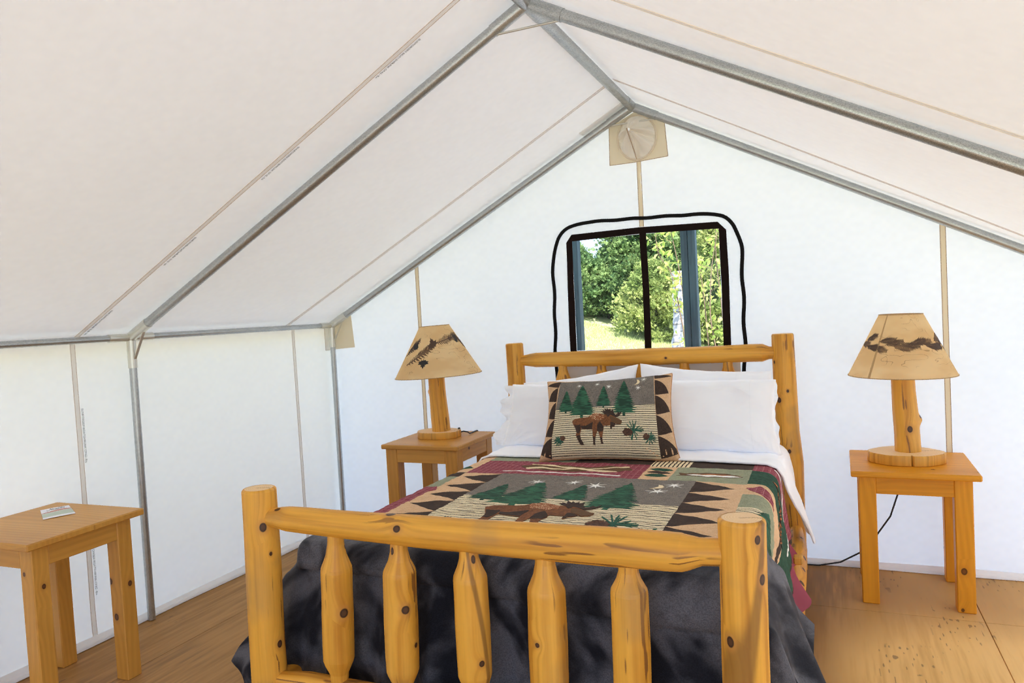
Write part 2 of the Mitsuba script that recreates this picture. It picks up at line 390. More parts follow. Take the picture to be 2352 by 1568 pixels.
def clip_grid(poly, step):
    """Triangulates a shapely polygon on a grid; returns uv points, faces."""
    x0, y0, x1, y1 = poly.bounds
    xs = np.arange(math.floor(x0 / step), math.ceil(x1 / step) + 1) * step
    ys = np.arange(math.floor(y0 / step), math.ceil(y1 / step) + 1) * step
    gx, gy = np.meshgrid(xs[:-1], ys[:-1], indexing='ij')
    cells = shapely.box(gx.ravel(), gy.ravel(), gx.ravel() + step, gy.ravel() + step)
    shapely.prepare(poly)
    inside = shapely.contains_properly(poly, cells)
    touch = shapely.intersects(poly, cells) & ~inside
    pts, tris = [], []
    cx, cy = gx.ravel()[inside], gy.ravel()[inside]
    k = len(cx)
    if k:
        q = np.stack([np.stack([cx, cy], 1), np.stack([cx + step, cy], 1), np.stack([cx + step, cy + step], 1), np.stack([cx, cy + step], 1)], 1)
        pts.append(q.reshape(-1, 2)); b = np.arange(k)[:, None] * 4
        tris.append(np.vstack([b + [0, 1, 2], b + [0, 2, 3]]))
    base = k * 4
    for c in cells[touch]:
        g = shapely.intersection(poly, c)
        for s in getattr(g, 'geoms', [g]):
            if s.geom_type != 'Polygon' or s.area < 1e-10: continue
            v, f = trimesh.creation.triangulate_polygon(s, engine='earcut')
            pts.append(np.asarray(v)); tris.append(np.asarray(f) + base); base += len(v)
    P = np.vstack(pts); Fc = np.vstack(tris)
    key = np.round(P, 6)
    uq, inv = np.unique(key, axis=0, return_inverse=True)
    Fc = inv.ravel()[Fc]
    a, b, c = uq[Fc[:, 0]], uq[Fc[:, 1]], uq[Fc[:, 2]]
    ar = (b[:, 0] - a[:, 0]) * (c[:, 1] - a[:, 1]) - (b[:, 1] - a[:, 1]) * (c[:, 0] - a[:, 0])
    Fc = Fc[np.abs(ar) > 1e-12]; ar = ar[np.abs(ar) > 1e-12]
    Fc[ar < 0] = Fc[ar < 0][:, ::-1]
    return uq, Fc
def cloth(poly, fn, step, off=0.0, skirt=None, bsdf=None, smooth=True):
    """Polygon in cloth coordinates -> shape on the surface fn(u, v) (arrays), raised by off along its normal, with an edge turned down by skirt."""
    polys = [g for g in getattr(poly, 'geoms', [poly]) if g.geom_type == 'Polygon' and g.area > 1e-9]
    Vs, Fs, Us, at = [], [], [], 0
    for g in polys:
        uv, F = clip_grid(g, step)
        e = 2e-3
        P = fn(uv[:, 0], uv[:, 1])
        N = np.cross(fn(uv[:, 0] + e, uv[:, 1]) - fn(uv[:, 0] - e, uv[:, 1]), fn(uv[:, 0], uv[:, 1] + e) - fn(uv[:, 0], uv[:, 1] - e))
        N /= np.maximum(np.linalg.norm(N, axis=1, keepdims=True), 1e-12)
        V = P + N * off
        if skirt is None and off: sk = off
        else: sk = skirt or 0
        if sk:
            ed = np.sort(np.vstack([F[:, [0, 1]], F[:, [1, 2]], F[:, [2, 0]]]), axis=1)
            dirn = np.vstack([F[:, [0, 1]], F[:, [1, 2]], F[:, [2, 0]]])
            code = ed[:, 0] * (len(uv) + 1) + ed[:, 1]
            _, i0, cnt = np.unique(code, return_index=True, return_counts=True)
            be = dirn[i0[cnt == 1]]
            bv = np.unique(be); mp = {v: k for k, v in enumerate(bv)}
            c0 = len(V); c1 = c0 + len(bv)
            V = np.vstack([V, V[bv], V[bv] - N[bv] * sk])
            ii = np.array([mp[x] for x in be[:, 0]]); jj = np.array([mp[x] for x in be[:, 1]])
            F = np.vstack([F, np.stack([c0 + jj, c0 + ii, c1 + ii], 1), np.stack([c0 + jj, c1 + ii, c1 + jj], 1)])
            uv = np.vstack([uv, uv[bv], uv[bv]])
        Vs.append(V); Fs.append(F + at); Us.append(uv); at += len(V)
    return mikit.ply((np.vstack(Vs), np.vstack(Fs)), bsdf, smooth=smooth, uv=np.vstack(Us))
def ribbon(a, b, w):
    """2-D polyline buffered to a strip."""
    return LineString([a, b]).buffer(w / 2, cap_style='flat')

# ------------------------------------------------------------------ the tent: measures
W, HE, HR, D, SP, G = 2.3018, 1.50, 2.713, 4.336, 1.6727, 0.060
YF = D - 3 * SP - G            # front wall
YB = D + G                     # back wall
XW = W + G
SL = (HR - HE) / W             # roof slope
ROOF0 = HR + 0.045             # canvas height at the ridge
def roofz(x): return ROOF0 - SL * np.abs(x)

# floor: plywood sheets with open joints
fl = 'floor'
xs_f = [-2.47, -1.90, -0.68, 0.45, 1.64, 2.47]
ys_f = [YF - 0.1, 1.35, 3.78, YB + 0.07]
for i in range(len(xs_f) - 1):
    for j in range(len(ys_f) - 1):
        yo = 0
        L, Wd = ys_f[j + 1] - ys_f[j] - 0.003, xs_f[i + 1] - xs_f[i] - 0.003
        m = frame([(xs_f[i] + xs_f[i + 1]) / 2, (ys_f[j] + ys_f[j + 1]) / 2, -0.009], [0, 1, 0], [-1, 0, 0])
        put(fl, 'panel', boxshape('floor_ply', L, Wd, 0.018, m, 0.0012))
m = frame([0, (YF + YB) / 2, -0.06], [0, 1, 0], [-1, 0, 0])
put(fl, 'subfloor', boxshape('twig', YB - YF + 0.1, 4.9, 0.08, m, 0.002))
tag(fl, 'scratched tan plywood floor of the wall tent, painted brighter right of the bed', kind='structure')

# back wall with the window opening
WX0, WX1, WZ0, WZ1 = -0.44, 0.466, 1.255, 1.955
def f_back(u, v):
    y = YB + 0 * u
    fold = np.exp(-((u - 0.05) / 0.33) ** 2) * np.clip((v - 2.0) / 0.5, 0, 1)
    y = y + 0.006 * fold * np.sin(u * 46 + 2 * np.sin(v * 3)) + 0.008 * (meshkit.fbm(np.stack([u * 1.6, v * 1.0, 0 * u], -1), 3, 4) - 0.5)
    near = np.exp(-((v - 2.0) / 0.10) ** 2) * (np.abs(u) < 0.5)
    y = y + 0.003 * near * np.sin(u * 110 + 3 * np.sin(u * 9))
    return np.stack([u, y, v], -1)
gable = Polygon([(-XW, 0.0), (XW, 0.0), (XW, roofz(XW)), (0, ROOF0), (-XW, roofz(XW))])
hole = sbox(WX0, WZ0, WX1, WZ1)
back = 'wall_back'
put(back, 'canvas', cloth(gable.difference(hole), f_back, 0.05, bsdf='canvas_back'))
tag(back, 'bright white canvas back gable wall with daylight glowing through it', kind='structure')
for (x, z0, z1) in ((-1.588, 0.0, roofz(1.588) - 0.02), (1.600, 0.0, roofz(1.6) - 0.02), (0.012, 2.0, 2.62)):
    put(back, 'seam', cloth(sbox(x - 0.014, z0, x + 0.014, z1), f_back, 0.05, 0.0015, bsdf='seam_back'))
    for dx in (-0.0135, 0.0115):
        put(back, 'stitching', cloth(sbox(x + dx, z0, x + dx + 0.0025, z1), f_back, 0.05, 0.003, bsdf='thread'))
put(back, 'corner_patch', cloth(Polygon([(-2.355, 1.318), (-2.15, 1.33), (-2.172, 1.62), (-2.355, 1.53)]), f_back, 0.05, 0.002, bsdf='canvas_double'))

# left wall, right wall
def f_left(u, v):       # u = y, v = z
    x = -XW + 0.010 * (meshkit.fbm(np.stack([u * 1.4, v * 1.2, 0 * u + 3], -1), 3, 9) - 0.5)
    x = x - 0.012 * np.exp(-(v / 0.25) ** 2) * np.sin((u - v) * 9 + 1.2) * np.clip((u - 2.2) / 0.5, 0, 1)
    return np.stack([x, u, v], -1)
def f_right(u, v):
    return np.stack([XW + 0.006 * np.sin(u * 3), -u, v], -1)
wl = 'wall_left'
ZE = float(roofz(XW))
put(wl, 'canvas', cloth(sbox(YF, 0, YB, ZE), f_left, 0.06, bsdf='canvas_side'))
tag(wl, 'cream canvas side wall behind the card table with steel post', kind='structure')
for y in (2.383, 3.985, 0.75, -0.6):
    put(wl, 'seam', cloth(sbox(y - 0.013, 0.0, y + 0.013, ZE), f_left, 0.06, 0.0015, bsdf='seam_side'))
    for dx in (-0.0125, 0.0105):
        put(wl, 'stitching', cloth(sbox(y + dx, 0.0, y + dx + 0.0014, ZE), f_left, 0.06, 0.003, bsdf='thread_side'))
put(wl, 'corner_patch', cloth(sbox(4.325, 1.316, YB, ZE), f_left, 0.05, 0.002, bsdf='seam_side'))
put(wl, 'corner_stitching', cloth(sbox(4.325, 1.316, YB, 1.3185).union(sbox(4.325, 1.316, 4.3275, ZE)), f_left, 0.05, 0.003, bsdf='thread_side'))
wr = 'wall_right'
put(wr, 'canvas', cloth(sbox(-YB, 0, -YF, ZE), f_right, 0.12, bsdf='canvas_sunny'))
tag(wr, 'cream canvas right side wall of the tent', kind='structure')
# front wall: gable with a tied-open doorway
def f_front(u, v): return np.stack([-u, 0 * u + YF, v], -1)
door = sbox(-2.25, 0.0, 0.4, 2.05)
put('wall_front', 'canvas', cloth(gable.difference(door), f_front, 0.15, bsdf='canvas_side'))
tag('wall_front', 'canvas front gable with an open doorway', kind='structure')

# printed lettering beside the left seams
TXT = 'SUNFORGER BOATSHRUNK CPAI-84'
def lettering(parent, o, b, up, length):
    m = meshkit.text_mesh(TXT, 0.0105, 0.0004)
    ext = m.bounds[1][0]; sc = length / ext
    V = np.array(m.vertices); b, up = unit(b), unit(up); n = np.cross(b, up)
    P = np.asarray(o) + V[:, :1] * sc * b + V[:, 1:2] * up + V[:, 2:] * n
    put(parent, 'printed_text', mikit.ply((P, np.array(m.faces)), 'print_ink'))
for z0 in (1.165, 0.50):
    xo = float(f_left(np.array([2.402]), np.array([z0 - 0.13]))[0, 0])
    lettering(wl, [xo + 0.007, 2.3985, z0], [0, 0, -1], [0, 1, 0], 0.27)

# roof
def f_roofL(u, v):      # u = distance down the slope, v = y
    c = 1 / math.sqrt(1 + SL * SL)
    sag = -0.010 * np.sin(np.clip((u - 0.1) / 2.5, 0, 1) * np.pi) * np.abs(np.sin((v - D) / SP * np.pi)) + 0.006 * (meshkit.fbm(np.stack([u * 1.2, v * 1.2, 0 * u + 8], -1), 3, 2) - 0.5)
    return np.stack([-u * c, v, ROOF0 - SL * u * c + sag], -1)
def f_roofR(u, v):
    p = f_roofL(u, -v + 0.37)
    return np.stack([-p[..., 0], -v, p[..., 2]], -1)
US = math.sqrt(1 + SL * SL)
cl = 'ceiling'
put(cl, 'roof_panel', cloth(sbox(0, YF - 0.1, (XW + 0.12) * US, YB + 0.05), f_roofL, 0.08, bsdf='canvas_roof'))
put(cl, 'roof_panel', cloth(sbox(0, -(YB + 0.05), (XW + 0.12) * US, -(YF - 0.1)), f_roofR, 0.08, bsdf='canvas_roof'))
tag(cl, 'cream canvas pitched tent roof', kind='structure')
for y in (2.405, 3.92, 0.75):
    put(cl, 'seam', cloth(sbox(0.02, y - 0.013, XW * US, y + 0.013), f_roofL, 0.08, 0.0015, bsdf='seam_roof'))
    for dx in (-0.0125, 0.0105):
        put(cl, 'stitching', cloth(sbox(0.02, y + dx, XW * US, y + dx + 0.002), f_roofL, 0.08, 0.003, bsdf='thread_side'))
for (y, y2) in ((2.36, 2.53), (3.87, 4.19)):
    put(cl, 'seam', cloth(Polygon([(0.02, -y - 0.013), (2.1 * US, -y2 - 0.013), (2.1 * US, -y2 + 0.013), (0.02, -y + 0.013)]), f_roofR, 0.08, 0.0015, bsdf='seam_roof'))
    for dx in (-0.0125, 0.0105):
        put(cl, 'stitching', cloth(Polygon([(0.02, -y + dx), (2.1 * US, -y2 + dx), (2.1 * US, -y2 + dx + 0.002), (0.02, -y + dx + 0.003 if y < 3 else -y + dx + 0.0014)]), f_roofR, 0.08, 0.003, bsdf='thread_light' if y < 3 else 'thread_side'))
bdir = np.array([-1, 0, -SL]) / US
for x0 in (0.345, 0.945, 1.55, 2.12):
    o = f_roofL(np.array([x0 * US]), np.array([2.4215]))[0] - np.array([-SL, 0, 1]) / US * 0.006
    lettering(cl, o, bdir, [0, 1, 0], 0.235)
# ridge patch
put(cl, 'ridge_patch', cloth(sbox(0.0, 4.27, 0.36, YB), f_roofL, 0.05, 0.002, bsdf='seam_roof'))
# an unseen fly sheet, added above the roof to shade it
def f_fly(s):
    def fn(u, v): return np.stack([s * u, s * -v if s > 0 else v, ROOF0 + 0.34 - SL * 0.9 * u], -1)
    return fn
put(cl, 'rain_fly', cloth(sbox(0, YF - 1.1, 2.75, 5.55), f_fly(-1), 0.3, bsdf='fly_cloth'))
put(cl, 'rain_fly', cloth(sbox(0, -5.55, 2.75, -(YF - 1.1)), f_fly(1), 0.3, bsdf='fly_cloth'))

# canvas sod strip along the floor
xs = np.linspace(-XW + 0.01, XW - 0.01, 60)
w_ = 0.004 * np.sin(xs * 7)
V = []
for x, w in zip(xs, w_):
    V += [(x, YB - 0.008 + w, 0.034 + 0.005 * math.sin(x * 5)), (x, YB - 0.018 + w, 0.018), (x, YB - 0.040 + w, 0.004), (x, YB - 0.004, 0.001)]
def stripmesh(V, k=4):
    m = len(V) // k; idx = np.arange(m * k).reshape(m, k); F = []
    for j in range(k - 1):
        q = np.stack([idx[:-1, j], idx[1:, j], idx[1:, j + 1], idx[:-1, j + 1]], 1); F += [q[:, [0, 1, 2]], q[:, [0, 2, 3]]]
    return (np.array(V), np.vstack(F))
thin('hem_white', (0.90, 0.89, 0.88), 0.5)
scene['baseboard_back'] = mikit.ply(stripmesh(V), 'hem_white', smooth=True)
tag('baseboard_back', 'white canvas hem along the floor of the back wall', kind='structure')
V = []
for y in np.linspace(YF + 0.01, YB - 0.01, 80):
    w = 0.005 * math.sin(y * 6)
    V += [(-XW + 0.008 + w, y, 0.036 + 0.006 * math.sin(y * 4)), (-XW + 0.020 + w, y, 0.018), (-XW + 0.045 + w, y, 0.004), (-XW + 0.004, y, 0.001)]
scene['baseboard_left'] = mikit.ply(stripmesh(V), 'hem_white', smooth=True)
tag('baseboard_left', 'white canvas hem along the floor of the left wall', kind='structure')

# ------------------------------------------------------------------ window_1
wn = 'window_1'
def f_win(u, v):
    p = f_back(u, v)
    p[..., 1] = YB - 0.004 + 0.002 * np.sin(v * 19 + u * 5)
    return p
outer = Polygon([(-0.484, 1.16), (-0.484, 1.5), (-0.478, 1.75), (-0.475, 1.944), (-0.437, 1.992), (0.0, 1.997), (0.462, 1.985), (0.508, 1.935), (0.513, 1.7), (0.508, 1.16)])
inner = Polygon([(-0.443, 1.20), (-0.440, 1.6), (-0.437, 1.950), (0.0, 1.958), (0.467, 1.945), (0.470, 1.6), (0.466, 1.20)])
put(wn, 'frame', cloth(outer.difference(inner), f_win, 0.05, 0.004, bsdf='black_tape'))
put(wn, 'bar', cloth(Polygon([(-0.002, 1.2), (0.038, 1.2), (0.042, 1.6), (0.038, 1.96), (-0.003, 1.96), (0.003, 1.6)]), f_win, 0.05, 0.005, bsdf='black_tape'))
zp = np.array([(-0.585, 1.02), (-0.587, 1.26), (-0.578, 1.45), (-0.574, 1.74), (-0.566, 1.866), (-0.528, 1.975), (-0.454, 2.036), (-0.336, 2.06), (0.012, 2.052), (0.30, 2.042), (0.421, 2.034), (0.487, 2.017), (0.562, 1.937), (0.590, 1.813), (0.589, 1.624), (0.587, 1.271), (0.572, 1.02)])
zc = np.concatenate([[0], np.cumsum(np.linalg.norm(np.diff(zp, axis=0), axis=1))])
zt_ = np.linspace(0, zc[-1], 140)
from scipy.interpolate import PchipInterpolator
zx, zz = PchipInterpolator(zc, zp[:, 0])(zt_), PchipInterpolator(zc, zp[:, 1])(zt_)
zx = zx + 0.004 * np.sin(zt_ * 23); zz = zz + 0.002 * np.sin(zt_ * 31)
put(wn, 'zipper', cloth(LineString(np.stack([zx, zz], 1)).buffer(0.0105, cap_style='flat'), f_win, 0.05, 0.005, bsdf='black_zip'))
put(wn, 'pane', cloth(sbox(WX0 - 0.004, WZ0 - 0.004, WX1 + 0.004, WZ1 + 0.004), lambda u, v: np.stack([u, 0 * u + YB + 0.012, v], -1), 0.3, bsdf='vinyl_pane'))
def f_flap(u, v):
    return np.stack([u, YB - 0.030 - 0.010 * np.sin(u * 13) * np.clip((1.25 - v) / 0.3, 0, 1) - 0.006 * np.sin(u * 5 + v * 14), v], -1)
put(wn, 'rolled_flap', cloth(sbox(-0.565, 0.62, 0.560, 1.248), f_flap, 0.03, bsdf='canvas_flap'))
tag(wn, 'window with black tape frame and zip outline above the headboard', kind='structure')

# ------------------------------------------------------------------ tent frame
tf = 'tent_frame'
yn = [D, D - SP, D - 2 * SP, D - 3 * SP]
RR, RE, RP, RG = 0.0235, 0.0165, 0.019, 0.0255
def pipe(name, a, b, r, bs='galvanized', gap=0.10):
    a, b = np.asarray(a, float), np.asarray(b, float); d = unit(b - a)
    put(tf, name, tubeshape(bs, [a + d * gap, b - d * gap], [r, r], n=20, step=0.3))
for k, y in enumerate(yn):
    R0 = (0, y, HR)
    for s in (-1, 1):
        E0 = (s * W, y, HE)
        pipe('rafter', R0, E0, RR, gap=0.13)
        put(tf, 'post', tubeshape('galvanized', [(s * W, y, HE - 0.15), (s * (W + 0.002), y, 0.004)], [RP, RP], n=20, step=0.3))
        if k < 3:
            pipe('eave_pole', E0, (s * W, yn[k + 1], HE), RE, gap=0.12)
        # corner fitting with its sleeves
        sl = unit(np.array(R0) - np.array(E0))
        ends = [(sl * 0.15, RR + 0.003), (np.array([0, 0, -1]) * 0.16, RP + 0.0035)]
        if k < 3: ends.append((np.array([0, -1.0, 0]) * 0.13, RE + 0.004))
        if k > 0: ends.append((np.array([0, 1.0, 0]) * 0.13, RE + 0.004))
        ms = []
        for d, r in ends:
            (v, f), _ = tube([np.array(E0), np.array(E0) + d], [r, r], n=20, step=0.2); ms.append(trimesh.Trimesh(v, f, process=False))
        put(tf, 'corner_fitting', mikit.ply(trimesh.util.concatenate(ms), 'bright_zinc', smooth=35))
        p1, p2 = np.array(E0) + sl * 0.115 + np.array([0, 0, -RR]), np.array(E0) + np.array([-s * RP, 0, -0.115])
        mm = frame((p1 + p2) / 2, p2 - p1, [0, 1, 0]); 
        put(tf, 'gusset', boxshape('bright_zinc', np.linalg.norm(p2 - p1), 0.016, 0.004, mm, 0.0008))
    ends = [(unit(np.array([-W, 0, HE - HR])) * 0.165, RR + 0.003), (unit(np.array([W, 0, HE - HR])) * 0.165, RR + 0.003)]
    if k < 3: ends.append((np.array([0, -1.0, 0]) * 0.15, RG + 0.003))
    if k > 0: ends.append((np.array([0, 1.0, 0]) * 0.15, RG + 0.003))
    ms = []
    for d, r in ends:
        (v, f), _ = tube([np.array(R0), np.array(R0) + d], [r, r], n=20, step=0.2); ms.append(trimesh.Trimesh(v, f, process=False))
    put(tf, 'ridge_fitting', mikit.ply(trimesh.util.concatenate(ms), 'galvanized', smooth=35))
    q = unit(np.array([W, 0, HE - HR])) * 0.15
    p1, p2 = np.array([-q[0], y, HR + q[2] - RR]), np.array([q[0], y, HR + q[2] - RR])
    put(tf, 'cross_rod', tubeshape('bright_zinc', [p1, p2], [0.0045, 0.0045], n=10, step=0.2))
    if k < 3: pipe('ridge_pole', R0, (0, yn[k + 1], HR), RG, gap=0.12)
tag(tf, 'galvanized steel pipe frame holding up the canvas tent', 'tent frame')

# ------------------------------------------------------------------ roof vent at the gable peak
vt = 'gable_vent'
def f_vent(u, v):
    return np.stack([u, YB - 0.014 - 0.004 * np.sin(u * 17 + 1) * np.clip((2.62 - v) / 0.2, 0, 1), v], -1)
ell = affinity.scale(Point(0.013, 2.535).buffer(1, 48), 0.118, 0.132)
sq = Polygon([(-0.158, 2.62), (-0.166, 2.39), (0.0, 2.388), (0.194, 2.40), (0.182, 2.60), (0.03, 2.69), (0.0, 2.69)])
put(vt, 'panel', cloth(sq.difference(ell), f_vent, 0.03, 0.001, bsdf='canvas_double'))
put(vt, 'panel_stitching', cloth(LineString([(-0.158, 2.62), (-0.165, 2.392), (0.0, 2.390), (0.193, 2.402), (0.182, 2.60)]).buffer(0.0016), f_vent, 0.03, 0.002, bsdf='thread'))
a_ = np.linspace(0, 2 * np.pi, 61)
put(vt, 'ring', tubeshape('vent_tube', np.stack([0.013 + 0.118 * np.cos(a_), 0 * a_ + YB - 0.024, 2.535 + 0.132 * np.sin(a_)], 1), np.full(61, 0.006), n=8, step=0.015, caps=(False, False)))
th, rr_ = np.meshgrid(np.linspace(0, 2 * np.pi, 97), np.linspace(0.06, 1, 14), indexing='ij')
cx_, cz_ = -0.02 * (1 - rr_), 0.03 * (1 - rr_)
gx = 0.013 + cx_ + 0.116 * rr_ * np.cos(th); gz = 2.535 + cz_ + 0.130 * rr_ * np.sin(th)
gy = YB - 0.018 - 0.13 * (1 - rr_) ** 1.2 - 0.045 * np.sin(th * 5 + 1.5 * np.sin(th * 2)) * (1 - rr_) ** 0.6 * rr_ * 2 - 0.014 * np.sin(th * 11) * (1 - rr_) * rr_ * 2
VV = np.stack([gx, gy, gz], -1).reshape(-1, 3); idx = np.arange(97 * 14).reshape(97, 14)
qd = np.stack([idx[:-1, :-1], idx[:-1, 1:], idx[1:, 1:], idx[1:, :-1]], -1).reshape(-1, 4)
thin('vent_sock', (0.82, 0.76, 0.67), 0.62)
put(vt, 'sock', mikit.ply((VV, qd), 'vent_sock', smooth=True))
put(vt, 'tie', tubeshape('thread', [(-0.012, YB - 0.165, 2.565), (-0.004, YB - 0.125, 2.51), (0.004, YB - 0.07, 2.45), (0.008, YB - 0.033, 2.405)], [0.004, 0.003, 0.003, 0.002], n=8, step=0.02))
tag(vt, 'round gathered cloth vent sewn into a tan square patch at the gable peak', 'vent')

# ------------------------------------------------------------------ tables
def table(key, cx, cy, yaw, Wt, Dt, H, ins, leg, th, label, wood='board_wood'):
    c, s = math.cos(yaw), math.sin(yaw)
    def at(a, b, z): return np.array([cx + c * a - s * b, cy + s * a + c * b, z])
    X, Y, Z = np.array([c, s, 0]), np.array([-s, c, 0]), np.array([0, 0, 1.0])
    key = numbered(key)
    put(key, 'tabletop', boxshape(wood, Wt, Dt, th, frame(at(0, 0, H - th / 2), X, Y), 0.005))
    a, b, hz = Wt / 2 - ins - leg / 2, Dt / 2 - ins - leg / 2, H - th
    for sx in (-1, 1):
        for sy in (-1, 1):
            put(key, 'leg', boxshape(wood, hz, leg, leg, frame(at(sx * a, sy * b, hz / 2), Z, X), 0.004))
    ah = 0.085
    for sy in (-1, 1):
        put(key, 'apron', boxshape(wood, 2 * a - leg, 0.02, ah, frame(at(0, sy * (b + leg / 2 - 0.012), hz - ah / 2), X, Y), 0.002))
    for sx in (-1, 1):
        put(key, 'apron', boxshape(wood, 2 * b - leg, 0.02, ah, frame(at(sx * (a + leg / 2 - 0.012), 0, hz - ah / 2), Y, X), 0.002))
    tag(key, label, 'side table', 'pine side tables')
    return key, at
tR, atR = table('side_table', 1.3855, 4.1038, -0.016, 0.545, 0.5402, 0.66, 0.0335, 0.0761, 0.0287,
                'honey pine side table right of the bed with a lamp cord behind its legs', 'honey_wood')
tL, atL = table('side_table', -1.3163, 4.1018, 0.0, 0.5503, 0.5487, 0.7291, 0.0207, 0.0823, 0.028,
                'pine side table left of the bed under the maple-leaf lamp')
tN, atN = table('side_table', -2.0673, 1.9875, 0.0279, 0.5614, 0.5289, 0.7399, 0.0403, 0.0709, 0.0285,
                'knotty pine side table in the foreground with a small printed card on top')

# printed card

def f_card(u, v):       # u along the long side seen from the camera's left, v away
    q = ((1 - u) * (1 - v))[..., None] * A3b + (u * (1 - v))[..., None] * A2b + (u * v)[..., None] * A1b + ((1 - u) * v)[..., None] * A0b
    z = 0.7412 + 0.0012 * np.sin(u * 3.1)
    return np.concatenate([q, z[..., None]], -1)
# corners in reading order: near left, near right, far right, far left
A3b, A2b, A1b, A0b = (np.array(p) for p in ((-2.090, 2.000), (-2.040, 2.112), (-2.222, 2.208), (-2.272, 2.108)))
kc = 'printed_card'
put(kc, 'sheet', cloth(sbox(0, 0, 1, 1), f_card, 0.25, 0.0007, bsdf='card_white'))
put(kc, 'green_field', cloth(Polygon([(0, 0.16), (1, 0.16), (1, 0.62), (0.7, 0.60), (0.4, 0.54), (0, 0.52)]), f_card, 0.25, 0.0011, bsdf='card_green'))
put(kc, 'red_swash', cloth(Polygon([(0, 0.55), (0.35, 0.57), (0.7, 0.62), (1, 0.64), (1, 0.68), (0.75, 0.75), (0.55, 0.72), (0.3, 0.66), (0, 0.58)]), f_card, 0.25, 0.0013, bsdf='card_red'))
def stroke(pts, w):
    pts = np.array(pts, float); t = np.linspace(0, 1, len(pts)); tt = np.linspace(0, 1, len(pts) * 6)
    return LineString(np.stack([PchipInterpolator(t, pts[:, 0])(tt), PchipInterpolator(t, pts[:, 1])(tt)], 1)).buffer(w)
script = [[(0.20, 0.82), (0.24, 0.76), (0.30, 0.82), (0.36, 0.95), (0.35, 0.78), (0.40, 0.84)], [(0.33, 0.85), (0.38, 0.86)],
          [(0.42, 0.95), (0.42, 0.78), (0.45, 0.86), (0.47, 0.78)], [(0.49, 0.86), (0.52, 0.86), (0.49, 0.79), (0.52, 0.79), (0.53, 0.86), (0.55, 0.79)],
          [(0.57, 0.86), (0.58, 0.79), (0.61, 0.87), (0.62, 0.79)], [(0.70, 0.88), (0.66, 0.86), (0.66, 0.80), (0.70, 0.81), (0.71, 0.90)], [(0.62, 0.97), (0.70, 0.95), (0.74, 0.98)],
          [(0.80, 0.92), (0.75, 0.90), (0.76, 0.82), (0.82, 0.86), (0.80, 0.92)]]
put(kc, 'lettering', cloth(shapely.union_all([stroke(p, 0.008) for p in script]), f_card, 0.1, 0.0013, bsdf='card_ink'))
tag(kc, 'small printed card with dark script lettering, red swash and green field on the foreground table', 'card')

# ------------------------------------------------------------------ lamps
def ngon_slab(cx, cy, rx, ry, z0, z1, seed, notch=None):
    a = np.linspace(0, 2 * np.pi, 241)[:-1]
    k = 1 + 0.10 * (meshkit.noise(np.stack([np.cos(a) * 1.7, np.sin(a) * 1.7, 0 * a], -1) + seed, seed) - 0.5) * 2
    if notch is not None:
        d = (a - notch + np.pi) % (2 * np.pi) - np.pi
        k = k - 0.22 * np.exp(-(d / 0.020) ** 2)
    rings = []
    for z, sc in ((z0, 0.97), (z0 + 0.004, 1.0), ((z0 + z1) / 2, 1.0), (z1 - 0.006, 1.0), (z1 - 0.001, 0.985), (z1, 0.965)):
        rings.append(np.stack([cx + rx * k * sc * np.cos(a), cy + ry * k * sc * np.sin(a), 0 * a + z], 1))
    V = np.vstack(rings); n = 240; m = len(rings); idx = np.arange(m * n).reshape(m, n); nx = np.roll(idx, -1, 1)
    q = np.stack([idx[:-1], nx[:-1], nx[1:], idx[1:]], -1).reshape(-1, 4)
    F = np.vstack([q[:, [0, 1, 2]], q[:, [0, 2, 3]]])
    cyc = np.concatenate([[0], np.cumsum(np.linalg.norm(np.diff(rings[2], axis=0), axis=1))])
    UV = np.vstack([np.stack([cyc + seed, r[:, 2] * 0.7 + seed], 1) for r in rings])
    body = (V, F), UV
    top = rings[-1]; c = np.array([[cx, cy, z1]])
    V2 = np.vstack([top, c]); i = np.arange(n)
    F2 = np.stack([i, (i + 1) % n, np.full(n, n)], 1)
    return body, ((V2, F2), V2[:, :2] - [[cx - 0.01, cy]])
def jag(cx, cy, rx, ry, n, seed, depth=0.35, rot=0.0):
    r = random.Random(seed); pts = []
    for k in range(n * 2):
        a = 2 * math.pi * k / (n * 2)
        f = 1 + r.uniform(-0.12, 0.12) if k % 2 == 0 else 1 - depth + r.uniform(-0.1, 0.1)
        pts.append((rx * f * math.cos(a), ry * f * math.sin(a)))
    return affinity.translate(affinity.rotate(Polygon(pts).buffer(0), rot, origin=(0, 0)), cx, cy)
def maple(cx, cy, s, rot):
    half = [(0, -0.55), (0.04, -0.25), (0.30, -0.36), (0.26, -0.22), (0.62, -0.10), (0.50, 0.02), (0.62, 0.22), (0.36, 0.20), (0.34, 0.30), (0.20, 0.22), (0.24, 0.52), (0.13, 0.48), (0, 0.78)]
    pts = half + [(-x, y) for x, y in half[::-1]][1:-1]
    return affinity.translate(affinity.rotate(affinity.scale(Polygon(pts).buffer(0), s, s, origin=(0, 0)), rot, origin=(0, 0)), cx, cy)
def fern(cx, cy, L, rot, seed, wd=0.34):
    r = random.Random(seed); parts = [LineString([(0, 0), (L, 0)]).buffer(L * 0.012)]
    for k in range(11):
        t = 0.08 + 0.085 * k; l = L * wd * (1 - abs(t - 0.45) * 1.1) * r.uniform(0.85, 1.15)
        for sgn in (-1, 1):
            x0 = t * L
            tip = (x0 + l * 0.95, sgn * l * 0.70)
            parts.append(Polygon([(x0 - L * 0.01, 0), (x0 + l * 0.35, sgn * l * 0.40), tip, (x0 + l * 0.52, sgn * l * 0.24), (x0 + L * 0.022, 0)]).buffer(0))
    return affinity.translate(affinity.rotate(shapely.union_all(parts), rot, origin=(0, 0)), cx, cy)
